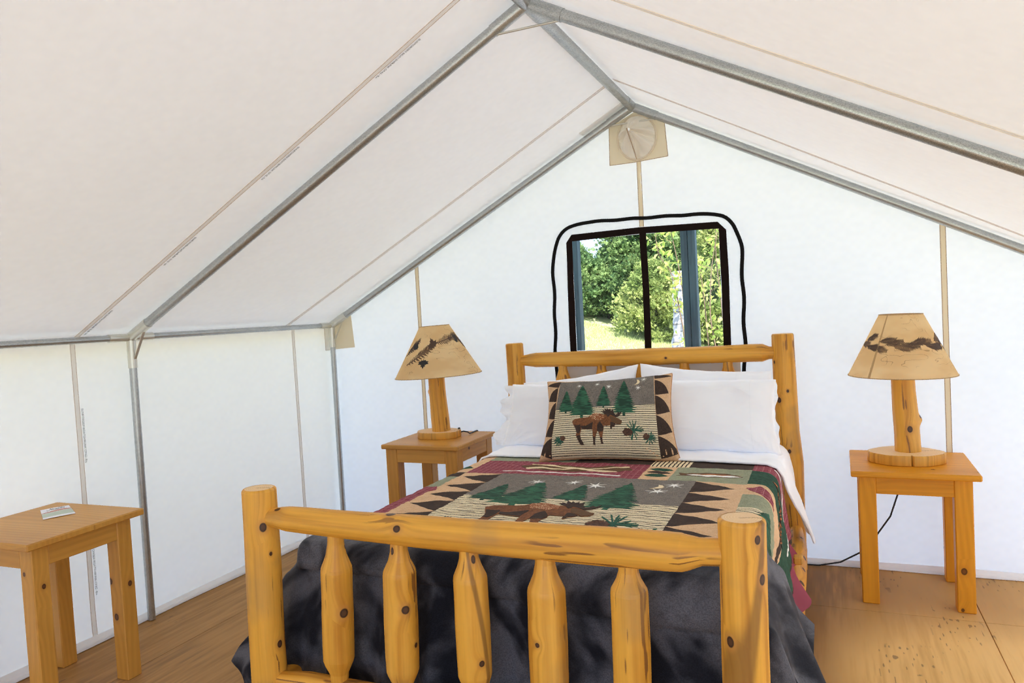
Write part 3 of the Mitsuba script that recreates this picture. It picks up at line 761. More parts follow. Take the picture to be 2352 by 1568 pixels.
def lamp(key, label, base, trunk, shade, motifs, seed, knobs, uvo, notch=None, seam=None):
    key = numbered(key)
    (bm, buv), (tm, tuv) = ngon_slab(*base, seed, notch)
    put(key, 'base', mikit.ply(bm, 'log_wood', smooth=True, uv=buv))
    bk = [k for k in scene if k.startswith(key + '__base')][0]
    put(bk, 'cut_face', mikit.ply(tm, 'end_grain', smooth=False, uv=tuv))
    put(key, 'trunk', tubeshape('log_wood', trunk[0], trunk[1], n=40, step=0.008, seed=seed, wob=0.05, facet=0.03, bumps=knobs, uvo=uvo))
    (x, y, z0, r0, z1, r1, tilt) = shade
    # (u = angle from the camera side, v = 0 bottom .. 1 top); the cone leans by tilt = (dx, dy) per metre of height and in its rim plane
    cdir = math.atan2(0 - y, CAM[0] - x)
    Rm = trimesh.transformations.euler_matrix(tilt[0], tilt[1], 0)[:3, :3]
    def f(u, v):
        r = r0 + (r1 - r0) * v
        p = np.stack([r * np.cos(cdir + u), r * np.sin(cdir + u), (z1 - z0) * v], -1)
        return p @ Rm.T + np.array([x, y, z0])
    a, v = np.meshgrid(np.linspace(-np.pi, np.pi, 97), np.linspace(0, 1, 9), indexing='ij')
    V = f(a.ravel(), v.ravel()); idx = np.arange(97 * 9).reshape(97, 9)
    q = np.stack([idx[:-1, :-1], idx[1:, :-1], idx[1:, 1:], idx[:-1, 1:]], -1).reshape(-1, 4)
    sk = put(key, 'shade', mikit.ply((V, q), 'parchment', smooth=True))
    for vv in (0.0, 1.0):
        aa = np.linspace(-np.pi, np.pi, 97)
        put(sk, 'rim', tubeshape('shade_rim', f(aa, 0 * aa + vv), np.full(97, 0.0022), n=6, step=0.02, caps=(False, False)))
    if seam is not None:
        put(sk, 'seam', cloth(sbox(seam - 0.025, 0, seam + 0.025, 1), f, 0.12, 0.0012, bsdf='parchment_seam'))
    for name, poly, bs, off in motifs:
        put(sk, name, cloth(poly, f, 0.05, off, bsdf=bs))
    # socket, harp and bulb inside the shade
    tx, ty, tz = trunk[0][-1]
    put(key, 'socket', tubeshape('brass', [(tx, ty, tz - 0.002), (tx, ty, tz + 0.06)], [0.018, 0.016], n=16, step=0.02))
    bl = np.array([(tx, ty, tz + 0.06), (tx, ty, tz + 0.085), (tx, ty, tz + 0.12), (tx, ty, tz + 0.15), (tx, ty, tz + 0.165)])
    put(key, 'bulb', tubeshape('linen_white', bl, [0.013, 0.018, 0.030, 0.022, 0.002], n=16, step=0.01))
    tag(key, label, 'table lamp', 'log table lamps')
    return key, f
thin('parchment_seam', (0.56, 0.38, 0.19), 0.45)
mot = []
# right lamp: one wreath of leaves round the middle of the shade
for k in range(15):
    u = -1.45 + 0.205 * k
    mot.append(('leaf_spray', affinity.scale(fern(u, 0.53 + 0.035 * math.sin(k * 2.1), 0.50, 14 * math.sin(k * 1.7), 40 + k, 0.30), 1.0, 0.62), 'pressed_leaf' if k % 3 else 'pressed_leaf_brown', 0.0010 + 0.0002 * (k % 3)))
lampR, fR = lamp('table_lamp', 'log table lamp with a leaf-wreath shade on the table right of the bed',
                 (1.372, 4.11, 0.180, 0.140, 0.6605, 0.712), ([(1.382, 4.12, 0.70), (1.380, 4.12, 0.80), (1.375, 4.12, 0.92), (1.370, 4.12, 1.02), (1.366, 4.12, 1.17)], [0.0575, 0.057, 0.0575, 0.055, 0.054]),
                 (1.366, 4.12, 1.100, 0.247, 1.405, 0.099, (0.0, 0.012)), mot, 3, [(0.168, -1.45, 0.016, 0.024)], (3.1, 5.2), notch=-1.47, seam=-0.62)
mot = [('leaf_spray', fern(-0.98, 0.27, 0.95, 21, 51, 0.17), 'pressed_leaf_brown', 0.0010),
       ('leaf_spray', fern(-0.66, 0.44, 0.62, 16, 52, 0.20), 'pressed_leaf_brown', 0.0012),
       ('leaf_spray', fern(-1.30, 0.44, 0.66, 26, 55, 0.22), 'pressed_leaf', 0.0012),
       ('leaf_spray', fern(0.00, 0.655, 0.80, 7, 53, 0.17), 'pressed_leaf_brown', 0.0010),
       ('leaf_spray', fern(0.52, 0.72, 0.75, 5, 54, 0.18), 'pressed_leaf', 0.0012),
       ('leaf_spray', fern(1.02, 0.78, 0.60, -22, 57, 0.22), 'pressed_leaf', 0.0014),
       ('maple_leaf', affinity.scale(maple(-0.12, 0.62, 0.31, 25), 1, 0.62), 'pressed_leaf', 0.0018),
       ('maple_leaf', affinity.scale(maple(-0.86, 0.60, 0.25, -20), 1, 0.62), 'pressed_leaf_black', 0.0018),
       ('maple_leaf', affinity.scale(maple(1.02, 0.70, 0.26, 40), 1, 0.62), 'pressed_leaf_black', 0.0018),
       ('maple_leaf', affinity.scale(maple(-0.40, 0.315, 0.25, 180), 1, 0.58), 'pressed_leaf_black', 0.0018)]
lampL, fL = lamp('table_lamp', 'log table lamp with dark maple leaves on its shade, left of the bed',
                 (-1.337, 4.135, 0.152, 0.118, 0.7296, 0.772), ([(-1.322, 4.14, 0.76), (-1.327, 4.14, 0.86), (-1.333, 4.14, 0.98), (-1.340, 4.14, 1.20)], [0.060, 0.059, 0.056, 0.053]),
                 (-1.318, 4.14, 1.138, 0.284, 1.462, 0.097, (0.0, -0.035)), mot, 8, [(0.27, 1.75, 0.012, 0.018)], (11.3, 2.2))
put(lampR, 'cord', tubeshape('black_cord', [(1.45, 4.245, 0.672), (1.46, 4.38, 0.664), (1.44, 4.385, 0.60), (1.346, 4.345, 0.43), (1.307, 4.34, 0.309), (1.24, 4.34, 0.205), (1.151, 4.34, 0.096), (1.051, 4.335, 0.036), (0.94, 4.33, 0.010), (0.80, 4.33, 0.008)], np.full(10, 0.0042), n=8, step=0.02))
put(lampL, 'switch', tubeshape('lamp_plug_black', [(-1.222, 4.20, 0.771), (-1.222, 4.20, 0.782)], [0.009, 0.007], n=12, step=0.01))
put(lampL, 'cord', tubeshape('black_cord', [(-1.215, 4.18, 0.752), (-1.185, 4.19, 0.760), (-1.165, 4.21, 0.752), (-1.17, 4.25, 0.736), (-1.18, 4.38, 0.733), (-1.16, 4.386, 0.70), (-1.118, 4.30, 0.60), (-1.10, 4.28, 0.50), (-1.12, 4.33, 0.2), (-1.1, 4.33, 0.008), (-0.6, 4.34, 0.008)], np.full(11, 0.004), n=8, step=0.02))

# ------------------------------------------------------------------ log bed
bd = 'log_bed'
def post(pts, rad, seed, bumps=(), uvo=None, cut=True):
    (V, F), UV = tube(pts, rad, n=44, step=0.012, seed=seed, wob=0.018, facet=0.02, bumps=bumps, ends=(0, 0.010), caps=(True, not cut), uvo=uvo)
    k = put(bd, 'post', mikit.ply((V, F), 'log_wood', smooth=True, uv=UV))
    if cut:
        top = np.array(pts[-1]); r = rad[-1] - 0.0098
        a = np.linspace(0, 2 * np.pi, 45)[:-1]
        V2 = np.vstack([np.stack([top[0] + r * 1.02 * np.cos(a), top[1] + r * 1.02 * np.sin(a), 0 * a + top[2] - 0.0004], 1), [[top[0], top[1], top[2] + 0.0012]]])
        i = np.arange(44); F2 = np.stack([i, (i + 1) % 44, np.full(44, 44)], 1)
        put(k, 'cut_end', mikit.ply((V2, F2), 'end_grain', smooth=False, uv=V2[:, :2] - top[:2]))
    return k
YH, YFt = 4.277, 1.947
post([(0.834, YH, 0.0), (0.826, YH, 0.30), (0.820, YH, 0.60), (0.806, YH, 0.78), (0.802, YH, 1.08), (0.800, YH, 1.322)], [0.049, 0.056, 0.064, 0.062, 0.061, 0.0585], 1, uvo=(2.2, 3.1))
post([(-0.827, YH, 0.0), (-0.827, YH, 0.86), (-0.822, YH, 1.10), (-0.826, YH, 1.322)], [0.058, 0.058, 0.058, 0.057], 2, uvo=(7.7, 1.4))
post([(0.797, YFt, 0.0), (0.799, YFt, 0.50), (0.801, YFt, 0.72), (0.803, YFt, 0.951)], [0.061, 0.0615, 0.0605, 0.0605], 3, uvo=(5.15, 8.35))
post([(-0.838, YFt, 0.0), (-0.836, YFt, 0.45), (-0.828, YFt, 0.75), (-0.827, YFt, 0.953)], [0.062, 0.0615, 0.060, 0.0585], 4, uvo=(9.35, 12.2))
def rail(pts, rad, seed, uvo=None, label=None):
    put(bd, 'rail', tubeshape('log_wood', pts, rad, n=44, step=0.012, seed=seed, wob=0.035, facet=0.03, uvo=uvo), label)
# headboard rail, tenons at both ends
rail([(-0.80, YH, 1.209), (-0.755, YH, 1.209), (-0.715, YH, 1.210), (-0.68, YH, 1.210), (-0.2, YH, 1.211), (0.33, YH, 1.214), (0.62, YH, 1.218), (0.69, YH, 1.218), (0.725, YH, 1.217), (0.79, YH, 1.216)],
     [0.030, 0.034, 0.041, 0.046, 0.050, 0.050, 0.050, 0.050, 0.036, 0.033], 11, uvo=(1.1, 6.6))
rail([(-0.80, YH, 0.55), (0.80, YH, 0.55)], [0.045, 0.045], 12)
# footboard rail
rail([(-0.80, YFt, 0.8515), (-0.748, YFt, 0.8515), (-0.735, YFt, 0.8515), (-0.70, YFt, 0.8505), (-0.62, YFt, 0.849), (-0.52, YFt, 0.847), (-0.12, YFt, 0.842), (0.13, YFt, 0.842), (0.44, YFt, 0.846), (0.60, YFt, 0.846), (0.645, YFt, 0.846), (0.695, YFt, 0.852), (0.80, YFt, 0.857)],
     [0.034, 0.035, 0.038, 0.0425, 0.0445, 0.0455, 0.0515, 0.0525, 0.0545, 0.0535, 0.052, 0.0375, 0.0355], 13, uvo=(14.3, 3.55))
rail([(-0.80, YFt, 0.268), (-0.66, YFt, 0.272), (0.0, YFt, 0.27), (0.7, YFt, 0.27), (0.80, YFt, 0.27)], [0.030, 0.042, 0.046, 0.042, 0.030], 14)
for sx in (-1, 1):
    rail([(sx * 0.842, YFt, 0.23), (sx * 0.85, 2.3, 0.23), (sx * 0.852, 3.0, 0.225), (sx * 0.848, 3.9, 0.23), (sx * 0.832, YH, 0.23)], [0.030, 0.05, 0.052, 0.050, 0.030], 15 + sx)
def spindle(x0, x1, y, zt_, zsh_t, zsh_b, zb, r, seed, uvo=None, neck=0.030):
    p = lambda z: (x0 + (x1 - x0) * (zt_ - z) / (zt_ - zb), y, z)
    zs = [zt_ + 0.03, zt_, zt_ - 0.02, zt_ - (zt_ - zsh_t) * 0.55, zsh_t + 0.006, zsh_t - 0.006, zsh_t - 0.08, (zsh_t + zsh_b) / 2, zsh_b + 0.05, zsh_b, zsh_b - 0.012, zsh_b - 0.05, zb]
    rs = [neck * 0.95, neck * 0.97, neck, neck * 1.25, r * 0.97, r, r * 1.0, r * 1.03, r * 1.02, r, r * 0.93, neck * 1.15, neck]
    put(bd, 'spindle', tubeshape('log_wood', [p(z) for z in zs], rs, n=36, step=0.01, seed=seed, wob=0.03, facet=0.045, uvo=uvo))
spindle(-0.509, -0.530, YFt, 0.80, 0.694, 0.385, 0.285, 0.0525, 21, (20.1, 4.2), 0.0275)
spindle(-0.260, -0.278, YFt, 0.795, 0.706, 0.385, 0.285, 0.0535, 22, (22.3, 6.4), 0.0285)
spindle(-0.008, -0.012, YFt, 0.795, 0.714, 0.410, 0.285, 0.0530, 23, (25.7, 1.9), 0.0305)
spindle(0.243, 0.236, YFt, 0.80, 0.700, 0.385, 0.285, 0.0565, 24, (28.2, 9.3), 0.0300)
spindle(0.493, 0.487, YFt, 0.80, 0.724, 0.400, 0.285, 0.0520, 25, (31.9, 7.7), 0.0280)
for k, x in enumerate((-0.502, -0.250, -0.006, 0.253, 0.500)):
    spindle(x, x, YH, 1.165, 1.085, 0.68, 0.58, 0.048, 31 + k, None, 0.028)
# a short cross block below the side of the mattress
put(bd, 'cleat', boxshape('log_wood', 0.05, 0.04, 0.035, frame([0.872, 3.45, 0.335], [0, 1, 0], [-1, 0, 0]), 0.006))
tag(bd, 'amber peeled-log bed frame with log headboard, footboard and turned spindles', 'bed frame')

# mattress
ZT = 0.712
mk = 'mattress'
def rbox(x0, x1, y0, y1, z0, z1, r, n=6):
    import manifold3d as m3
    s = m3.Manifold.sphere(r, 24)
    ms = [s.translate((x, y, z)) for x in (x0 + r, x1 - r) for y in (y0 + r, y1 - r) for z in (z0 + r, z1 - r)]
    return m3.Manifold.batch_hull(ms)
scene[mk] = mikit.ply(rbox(-0.775, 0.775, 2.125, 4.20, 0.44, ZT - 0.016, 0.05), 'mattress_white', smooth=40)
tag(mk, 'white mattress under the quilt on the log bed', 'mattress')
scene['box_spring'] = mikit.ply(rbox(-0.775, 0.775, 2.125, 4.20, 0.24, 0.438, 0.02), 'mattress_white', smooth=40)
tag('box_spring', 'pale box spring under the mattress', 'box spring')

# bed-top surface shared by quilt and sheet
UF, RC = 0.735, 0.065
def bedtop(u, y, lift=0.0, flare=0.15, wave=0.016, micro=0.003):
    s = np.sign(u); a = np.abs(u)
    zt = ZT + 0.010 * (1 - (np.minimum(a, 0.8) / 0.8) ** 2)
    ang = np.clip((a - UF) / RC, 0, np.pi / 2)
    d = np.maximum(a - UF - RC * np.pi / 2, 0)
    x = np.minimum(a, UF) + RC * np.sin(ang)
    z = zt - RC * (1 - np.cos(ang)) - d
    q = np.stack([u * 9, y * 14, 0 * u + 3], -1)
    m = micro * (meshkit.fbm(q * 1.0, 3, 6) - 0.5) * 2 + micro * 0.55 * np.sin(y * 96 + 3.0 * np.sin(u * 17 + 2 * np.sin(y * 7))) * np.sin(u * 41 + 2 * np.sin(y * 23))
    wv = np.clip(d / 0.25, 0, 1.2)
    x = x + flare * d + wave * wv * np.sin(y * 8.5 + 0.8 + 1.3 * np.sin(y * 3.1)) + wave * 0.35 * wv * np.sin(y * 21 + 1)
    nx, nz = np.sin(ang), np.cos(ang)
    x = x + (lift + m) * nx; z = z + (lift + m) * nz
    return np.stack([s * x, y, z], -1)
def f_quilt(u, v): return bedtop(u, v)

# ------------------------------------------------------------------ pictorial motifs, drawn once in cm-like units (x right, y up), used on quilt and pillow
def tree_poly(cx, tip, base, hw, seed):
    r = random.Random(seed); n = 15; L, R = [], []
    for k in range(n + 1):
        t = k / n; y = tip + (base - tip) * t
        w = hw * (0.04 + 0.96 * t ** 0.88) * (1.0 if k < n - 1 else 0.88)
        L.append((cx - w * r.uniform(0.92, 1.06), y + (base - tip) * 0.03)); L.append((cx - w * r.uniform(0.58, 0.74), y + (base - tip) * 0.035))
        R.append((cx + w * r.uniform(0.92, 1.06), y + (base - tip) * 0.03)); R.append((cx + w * r.uniform(0.58, 0.74), y + (base - tip) * 0.035))
    trunk = sbox(cx - hw * 0.09, base + (base - tip) * -0.02, cx + hw * 0.09, base + (base - tip) * 0.12)
    return shapely.union_all([Polygon([(cx, tip)] + R + L[::-1]).buffer(0), trunk])
def star_poly(cx, cy, r1, seed, n=7):
    r = random.Random(seed); pts = []
    for k in range(n * 2):
        a = math.pi * k / n + seed
        f = r1 * (r.uniform(0.75, 1.15) if k % 2 == 0 else 0.20)
        pts.append((cx + f * math.cos(a), cy + f * math.sin(a)))
    return Polygon(pts).buffer(0)
MOT = []     # (name, polygon in picture units with y down, material, layer, children)
for cx, tip, base, hw, sd in ((440, 370, 715, 150, 1), (690, 290, 775, 235, 2), (1010, 305, 640, 130, 3), (1310, 225, 750, 205, 4)):
    MOT.append(('tree_applique', tree_poly(cx, tip, base, hw, sd), 'cloth_tree', 1, []))
for cx, cy, r1, sd in ((635, 298, 42, 1), (905, 272, 40, 2), (1085, 330, 55, 3), (1525, 383, 52, 4), (1605, 235, 42, 5)):
    MOT.append(('star_applique', star_poly(cx, cy, r1, sd), 'cloth_white', 2, []))
MOT.append(('moon_applique', Polygon([(1500, 235), (1530, 240), (1548, 270), (1545, 300), (1525, 318), (1490, 328), (1462, 332), (1495, 312), (1508, 290), (1510, 265)]), 'cloth_cream', 2, []))
moose = Polygon([(555, 900), (570, 870), (610, 850), (700, 835), (790, 830), (830, 790), (880, 768), (950, 775), (1020, 795), (1060, 785), (1100, 790), (1150, 815), (1200, 850), (1245, 868), (1275, 890), (1280, 920), (1262, 945), (1215, 950), (1190, 935), (1170, 985), (1140, 985), (1130, 1025), (1115, 1010), (1112, 960), (1060, 970), (1022, 965), (1010, 1060), (1000, 1150), (1005, 1215), (1020, 1245), (985, 1250), (980, 1210), (965, 1130), (945, 1060), (930, 1045), (915, 1080), (905, 1150), (900, 1220), (905, 1262), (875, 1262), (875, 1200), (865, 1120), (862, 1040), (855, 1022), (780, 1022), (700, 1008), (690, 1040), (685, 1100), (700, 1170), (730, 1220), (748, 1262), (700, 1260), (675, 1220), (645, 1160), (622, 1110), (630, 1060), (610, 1000), (580, 950)]).buffer(0)
antler = Polygon([(1085, 835), (1060, 800), (1020, 775), (975, 738), (1012, 748), (1005, 722), (1042, 742), (1030, 695), (1066, 722), (1062, 690), (1095, 727), (1112, 700), (1125, 742), (1150, 712), (1160, 762), (1185, 800), (1213, 792), (1222, 758), (1245, 777), (1272, 740), (1266, 782), (1235, 828), (1190, 842), (1150, 812), (1110, 800)]).buffer(0)
MOT.append(('moose_applique', moose, 'cloth_moose', 3, [
    ('dark_patch', Polygon([(690, 962), (760, 965), (830, 925), (862, 905), (852, 1018), (780, 1020), (705, 1006)]), 'cloth_brown'),
    ('dark_patch', Polygon([(585, 945), (630, 952), (682, 940), (690, 1005), (668, 1075), (632, 1072), (612, 1000)]), 'cloth_brown'),
    ('dark_patch', Polygon([(925, 962), (960, 900), (1000, 950), (1018, 980), (1006, 1050), (946, 1058), (928, 1040)]), 'cloth_brown'),
    ('dark_patch', Polygon([(630, 1112), (682, 1108), (700, 1170), (730, 1220), (746, 1260), (702, 1258), (650, 1165)]), 'cloth_brown'),
    ('dark_patch', Polygon([(868, 1130), (905, 1150), (900, 1220), (904, 1260), (877, 1260), (876, 1200)]), 'cloth_brown'),
    ('dark_patch', Polygon([(968, 1140), (999, 1150), (1004, 1215), (1018, 1244), (986, 1248), (981, 1210)]), 'cloth_brown'),
    ('dark_patch', Polygon([(1116, 905), (1150, 915), (1188, 940), (1168, 983), (1141, 983), (1131, 1020), (1117, 1008)]), 'cloth_brown'),
    ('speckled_hump', Polygon([(818, 815), (835, 792), (880, 771), (950, 778), (1020, 798), (1032, 850), (960, 882), (850, 872)]), 'cloth_speckle'),
    ('muzzle', Polygon([(1100, 820), (1150, 830), (1200, 860), (1245, 872), (1272, 892), (1276, 920), (1258, 942), (1215, 946), (1190, 930), (1130, 900)]), 'cloth_mud'),
    ('antler', antler, 'cloth_brown')]))
def needles(cx, cy, L, a0, a1, n, seed, w=5):
    r = random.Random(seed)
    return shapely.union_all([LineString([(cx, cy), (cx + l * math.cos(a), cy + l * math.sin(a))]).buffer(w) for a, l in
                              ((math.radians(r.uniform(a0, a1)), L * r.uniform(0.65, 1.1)) for _ in range(n))])
for (nx, ny, L, cx, cy, rx, ry, sd) in ((1440, 1040, 135, 1355, 1062, 74, 60, 5), (1660, 1155, 90, 1612, 1130, 46, 46, 6), (372, 1180, 80, 425, 1145, 42, 40, 7)):
    MOT.append(('pine_sprig_applique', needles(nx, ny, L, 0, 360, 26, sd), 'cloth_needle', 2, []))
    MOT.append(('pine_cone_applique', jag(cx, cy, rx, ry, 14, sd, 0.12), 'cloth_cone', 3, []))
def place_motifs(key, fn, tr, step, lift, clip=None, star=1.0):
    """tr maps picture units (y down) to cloth coordinates as an affine 6-tuple (a, b, d, e, xoff, yoff)."""
    for name, poly, bs, layer, kids in MOT:
        if 'star' in name: poly = affinity.scale(poly, star, star)
        g = affinity.affine_transform(poly, tr)
        if clip is not None: g = g.intersection(clip)
        if g.is_empty or g.area < 1e-6: continue
        k = put(key, name, cloth(g, fn, step, lift * (1 + 0.8 * layer), skirt=lift * 1.2, bsdf=bs))
        for kn, kp, kb in kids:
            kg = affinity.affine_transform(kp.buffer(0), tr)
            if clip is not None: kg = kg.intersection(clip)
            if kg.is_empty or kg.area < 1e-6: continue
            put(k, kn, cloth(kg, fn, step, lift * (1 + 0.8 * layer) + lift * 0.7, skirt=lift * 0.8, bsdf=kb))

# ------------------------------------------------------------------ quilt
qk = 'quilt'
UE = 1.14           # hem at the sides
YQ0, YQ1 = 2.10, 3.66
def hem(y): return UE + 0.02 * np.sin(y * 5.0 + 0.6)
hpts = [(float(hem(y)), y) for y in np.linspace(YQ0, YQ1, 40)]
whole = Polygon(hpts + [(-float(hem(y)), y) for y in np.linspace(YQ1, YQ0, 40)])
put(qk, 'backing', cloth(whole, f_quilt, 0.02, -0.002, skirt=0.0001, bsdf='cloth_burgundy'))
inner_q = Polygon([(x - math.copysign(0.022, x), y) for x, y in whole.exterior.coords])
for g_ in whole.difference(inner_q.buffer(0)).geoms:
    if g_.area > 1e-4: put(qk, 'binding', cloth(g_, f_quilt, 0.02, 0.001, bsdf='cloth_brown'))
done = []
def patch(poly, bs, lift=0.0012, name='patch'):
    poly = poly.intersection(inner_q.buffer(0))
    if poly.is_empty: return
    put(qk, name, cloth(poly, f_quilt, 0.014, lift, bsdf=bs))
PX0, PX1, PY1, PYH = -0.485, 0.467, 3.252, 2.832
patch(sbox(PX0, PYH, PX1, PY1), 'cloth_grey')
patch(sbox(PX0, YQ0, PX1, PYH), 'cloth_stripe')
BY = [3.245, 3.06, 2.90, 2.738, 2.565, 2.395, 2.235, 2.10]
for sx, xa, xb in ((-1, PX0, -0.690), (1, PX1, 0.683)):
    band = sbox(min(xa, xb), YQ0, max(xa, xb), PY1)
    tris = []
    for k in range(len(BY) - 1):
        y0, y1 = BY[k], BY[k + 1]
        tip = (xa + sx * 0.178, y0 + (y1 - y0) * 0.42)
        tris.append(Polygon([(xa, y0), (xa + sx * 0.09, y0 - 0.027), tip, (xa + sx * 0.09, y1 + 0.052), (xa, y1 + 0.002)]))
    patch(band.difference(shapely.union_all(tris)), 'cloth_tan')
    for t in tris: patch(t, 'cloth_brown', name='triangle_patch')
# row towards the pillows
patch(sbox(-0.690, 3.252, 0.200, 3.545), 'cloth_plaid')
patch(sbox(-0.690, 3.545, -0.20, YQ1), 'cloth_sage')
patch(sbox(-0.20, 3.545, 0.200, YQ1), 'cloth_brown')
patch(sbox(0.200, 3.252, 0.338, 3.520), 'cloth_tan')
patch(Polygon([(0.338, 3.252), (0.683, 3.252), (0.683, 3.53), (0.338, 3.53)]), 'cloth_sage')
patch(sbox(0.200, 3.520, 0.390, YQ1), 'cloth_cream')
patch(sbox(0.390, 3.530, 0.683, YQ1), 'cloth_brown')
for k in range(9):
    patch(Polygon([(0.207 + 0.020 * k, 3.522), (0.213 + 0.020 * k, 3.522), (0.217 + 0.020 * k, YQ1), (0.211 + 0.020 * k, YQ1)]), 'cloth_brown', 0.002, 'stripe')
for (yy, bs) in ((3.455, 'cloth_green'), (3.395, 'cloth_brown'), (3.33, 'cloth_green')):
    patch(Polygon([(0.212, yy), (0.25, yy + 0.026), (0.29, yy + 0.026), (0.328, yy), (0.29, yy - 0.026), (0.25, yy - 0.026)]), bs, 0.0022, 'leaf_applique')
# animal-track plaid block: brown leaf shapes with cream antler and white branch
patch(Polygon([(-0.46, 3.43), (-0.38, 3.47), (-0.24, 3.475), (-0.12, 3.44), (-0.02, 3.38), (-0.14, 3.345), (-0.30, 3.36), (-0.42, 3.39)]), 'cloth_mud', 0.0022, 'leaf_applique')
patch(Polygon([(-0.10, 3.42), (0.0, 3.49), (0.10, 3.475), (0.14, 3.41), (0.06, 3.36), (-0.04, 3.37)]), 'cloth_mud', 0.0022, 'leaf_applique')
patch(stroke([(-0.40, 3.385), (-0.33, 3.40), (-0.24, 3.385), (-0.14, 3.40), (-0.06, 3.375), (0.06, 3.365)], 0.012), 'cloth_cream', 0.0034, 'antler_applique')
patch(stroke([(-0.40, 3.47), (-0.30, 3.455), (-0.20, 3.42), (-0.13, 3.40)], 0.010).union(stroke([(0.10, 3.47), (0.02, 3.45), (-0.04, 3.41), (-0.10, 3.39)], 0.009)), 'cloth_cream', 0.0036, 'antler_applique')
patch(stroke([(-0.50, 3.305), (-0.42, 3.312), (-0.35, 3.30), (-0.25, 3.31), (-0.15, 3.298), (-0.05, 3.305), (0.05, 3.295), (0.10, 3.30)], 0.0065), 'cloth_white', 0.003, 'branch_applique')
# fish block
patch(Polygon([(0.375, 3.375), (0.36, 3.415), (0.40, 3.402), (0.47, 3.418), (0.53, 3.428), (0.59, 3.415), (0.64, 3.395), (0.655, 3.38), (0.60, 3.362), (0.50, 3.352), (0.42, 3.366), (0.36, 3.352)]), 'cloth_mud', 0.0022, 'fish_applique')
patch(Polygon([(0.40, 3.384), (0.50, 3.392), (0.60, 3.389), (0.648, 3.381), (0.60, 3.366), (0.50, 3.357), (0.43, 3.368)]), 'cloth_white', 0.0030, 'fish_belly_applique')
patch(Polygon([(0.43, 3.394), (0.52, 3.404), (0.60, 3.396), (0.52, 3.396)]), 'cloth_orange', 0.0034, 'fish_stripe_applique')
# right drape column
patch(sbox(0.683, 3.515, 1.14, YQ1), 'cloth_plaid')
patch(Polygon([(0.683, 3.515), (0.683, 3.275), (0.76, 3.272), (0.90, 3.19), (0.97, 2.95), (0.985, 2.78), (1.14, 2.74), (1.14, 3.515)]), 'cloth_green')
patch(Polygon([(0.985, 2.78), (1.00, 2.62), (1.02, 2.10), (1.14, 2.10), (1.14, 2.74)]), 'cloth_sage')
patch(Polygon([(0.683, 3.275), (0.76, 3.272), (0.90, 3.19), (0.97, 2.95), (1.00, 2.62), (1.02, 2.10), (0.94, 2.10), (0.93, 2.62), (0.90, 2.90), (0.84, 3.06), (0.76, 3.095), (0.683, 3.095)]), 'cloth_tan')
patch(Polygon([(0.683, 3.095), (0.76, 3.095), (0.84, 3.06), (0.90, 2.90), (0.683, 2.895)]), 'cloth_sage')
patch(Polygon([(0.683, 2.895), (0.90, 2.90), (0.93, 2.62), (0.94, 2.10), (0.683, 2.10)]), 'cloth_stripe')
patch(Polygon([(0.80, 2.10), (0.80, 2.895), (0.90, 2.90), (0.93, 2.62), (0.94, 2.10)]), 'cloth_sage', 0.002)
patch(Polygon([(0.688, 3.185), (0.74, 3.245), (0.79, 3.19), (0.835, 3.085), (0.77, 3.10), (0.72, 3.135)]), 'cloth_plaid', 0.0024, 'diamond_patch')
patch(affinity.affine_transform(tree_poly(440, 370, 715, 190, 9), (0.00075, 0, 0, -0.00105, 0.475, 3.33)), 'cloth_tree', 0.0034, 'tree_applique')
def squiggle(pts, sd, w=0.004, amp=0.016, n=26):
    r = random.Random(sd); pts = np.array(pts, float); t = np.linspace(0, 1, n); tt = np.linspace(0, 1, len(pts)); out = []
    for k in range(n):
        x, y = np.interp(t[k], tt, pts[:, 0]), np.interp(t[k], tt, pts[:, 1]); a = r.uniform(0, math.pi)
        out.append(LineString([(x - amp * math.cos(a), y - amp * math.sin(a)), (x + amp * math.cos(a) * 0.9, y + amp * math.sin(a))]).buffer(w))
    return shapely.union_all(out)
patch(squiggle([(0.80, 3.42), (0.87, 3.36), (0.93, 3.20), (0.95, 3.05)], 1), 'cloth_orange', 0.003, 'vine_applique')
patch(squiggle([(0.80, 3.41), (0.87, 3.35), (0.93, 3.19), (0.95, 3.04)], 2, 0.0035), 'cloth_brown', 0.0036, 'vine_applique')
patch(squiggle([(0.79, 2.72), (0.85, 2.56), (0.88, 2.40), (0.88, 2.22)], 3), 'cloth_orange', 0.003, 'vine_applique')
patch(squiggle([(0.79, 2.70), (0.85, 2.54), (0.88, 2.38), (0.88, 2.20)], 4, 0.003), 'cloth_moose', 0.0036, 'vine_applique')
patch(stroke([(0.78, 3.62), (0.86, 3.57), (0.95, 3.50), (1.02, 3.38), (1.05, 3.2)], 0.006), 'cloth_white', 0.003, 'branch_applique')
patch(Polygon([(0.93, 3.02), (0.955, 2.98), (0.965, 2.80), (0.955, 2.70), (0.94, 2.82)]), 'cloth_brown', 0.003, 'leaf_applique')
patch(Polygon([(0.97, 2.70), (0.99, 2.66), (0.99, 2.45), (0.975, 2.38), (0.965, 2.5)]), 'cloth_brown', 0.003, 'leaf_applique')
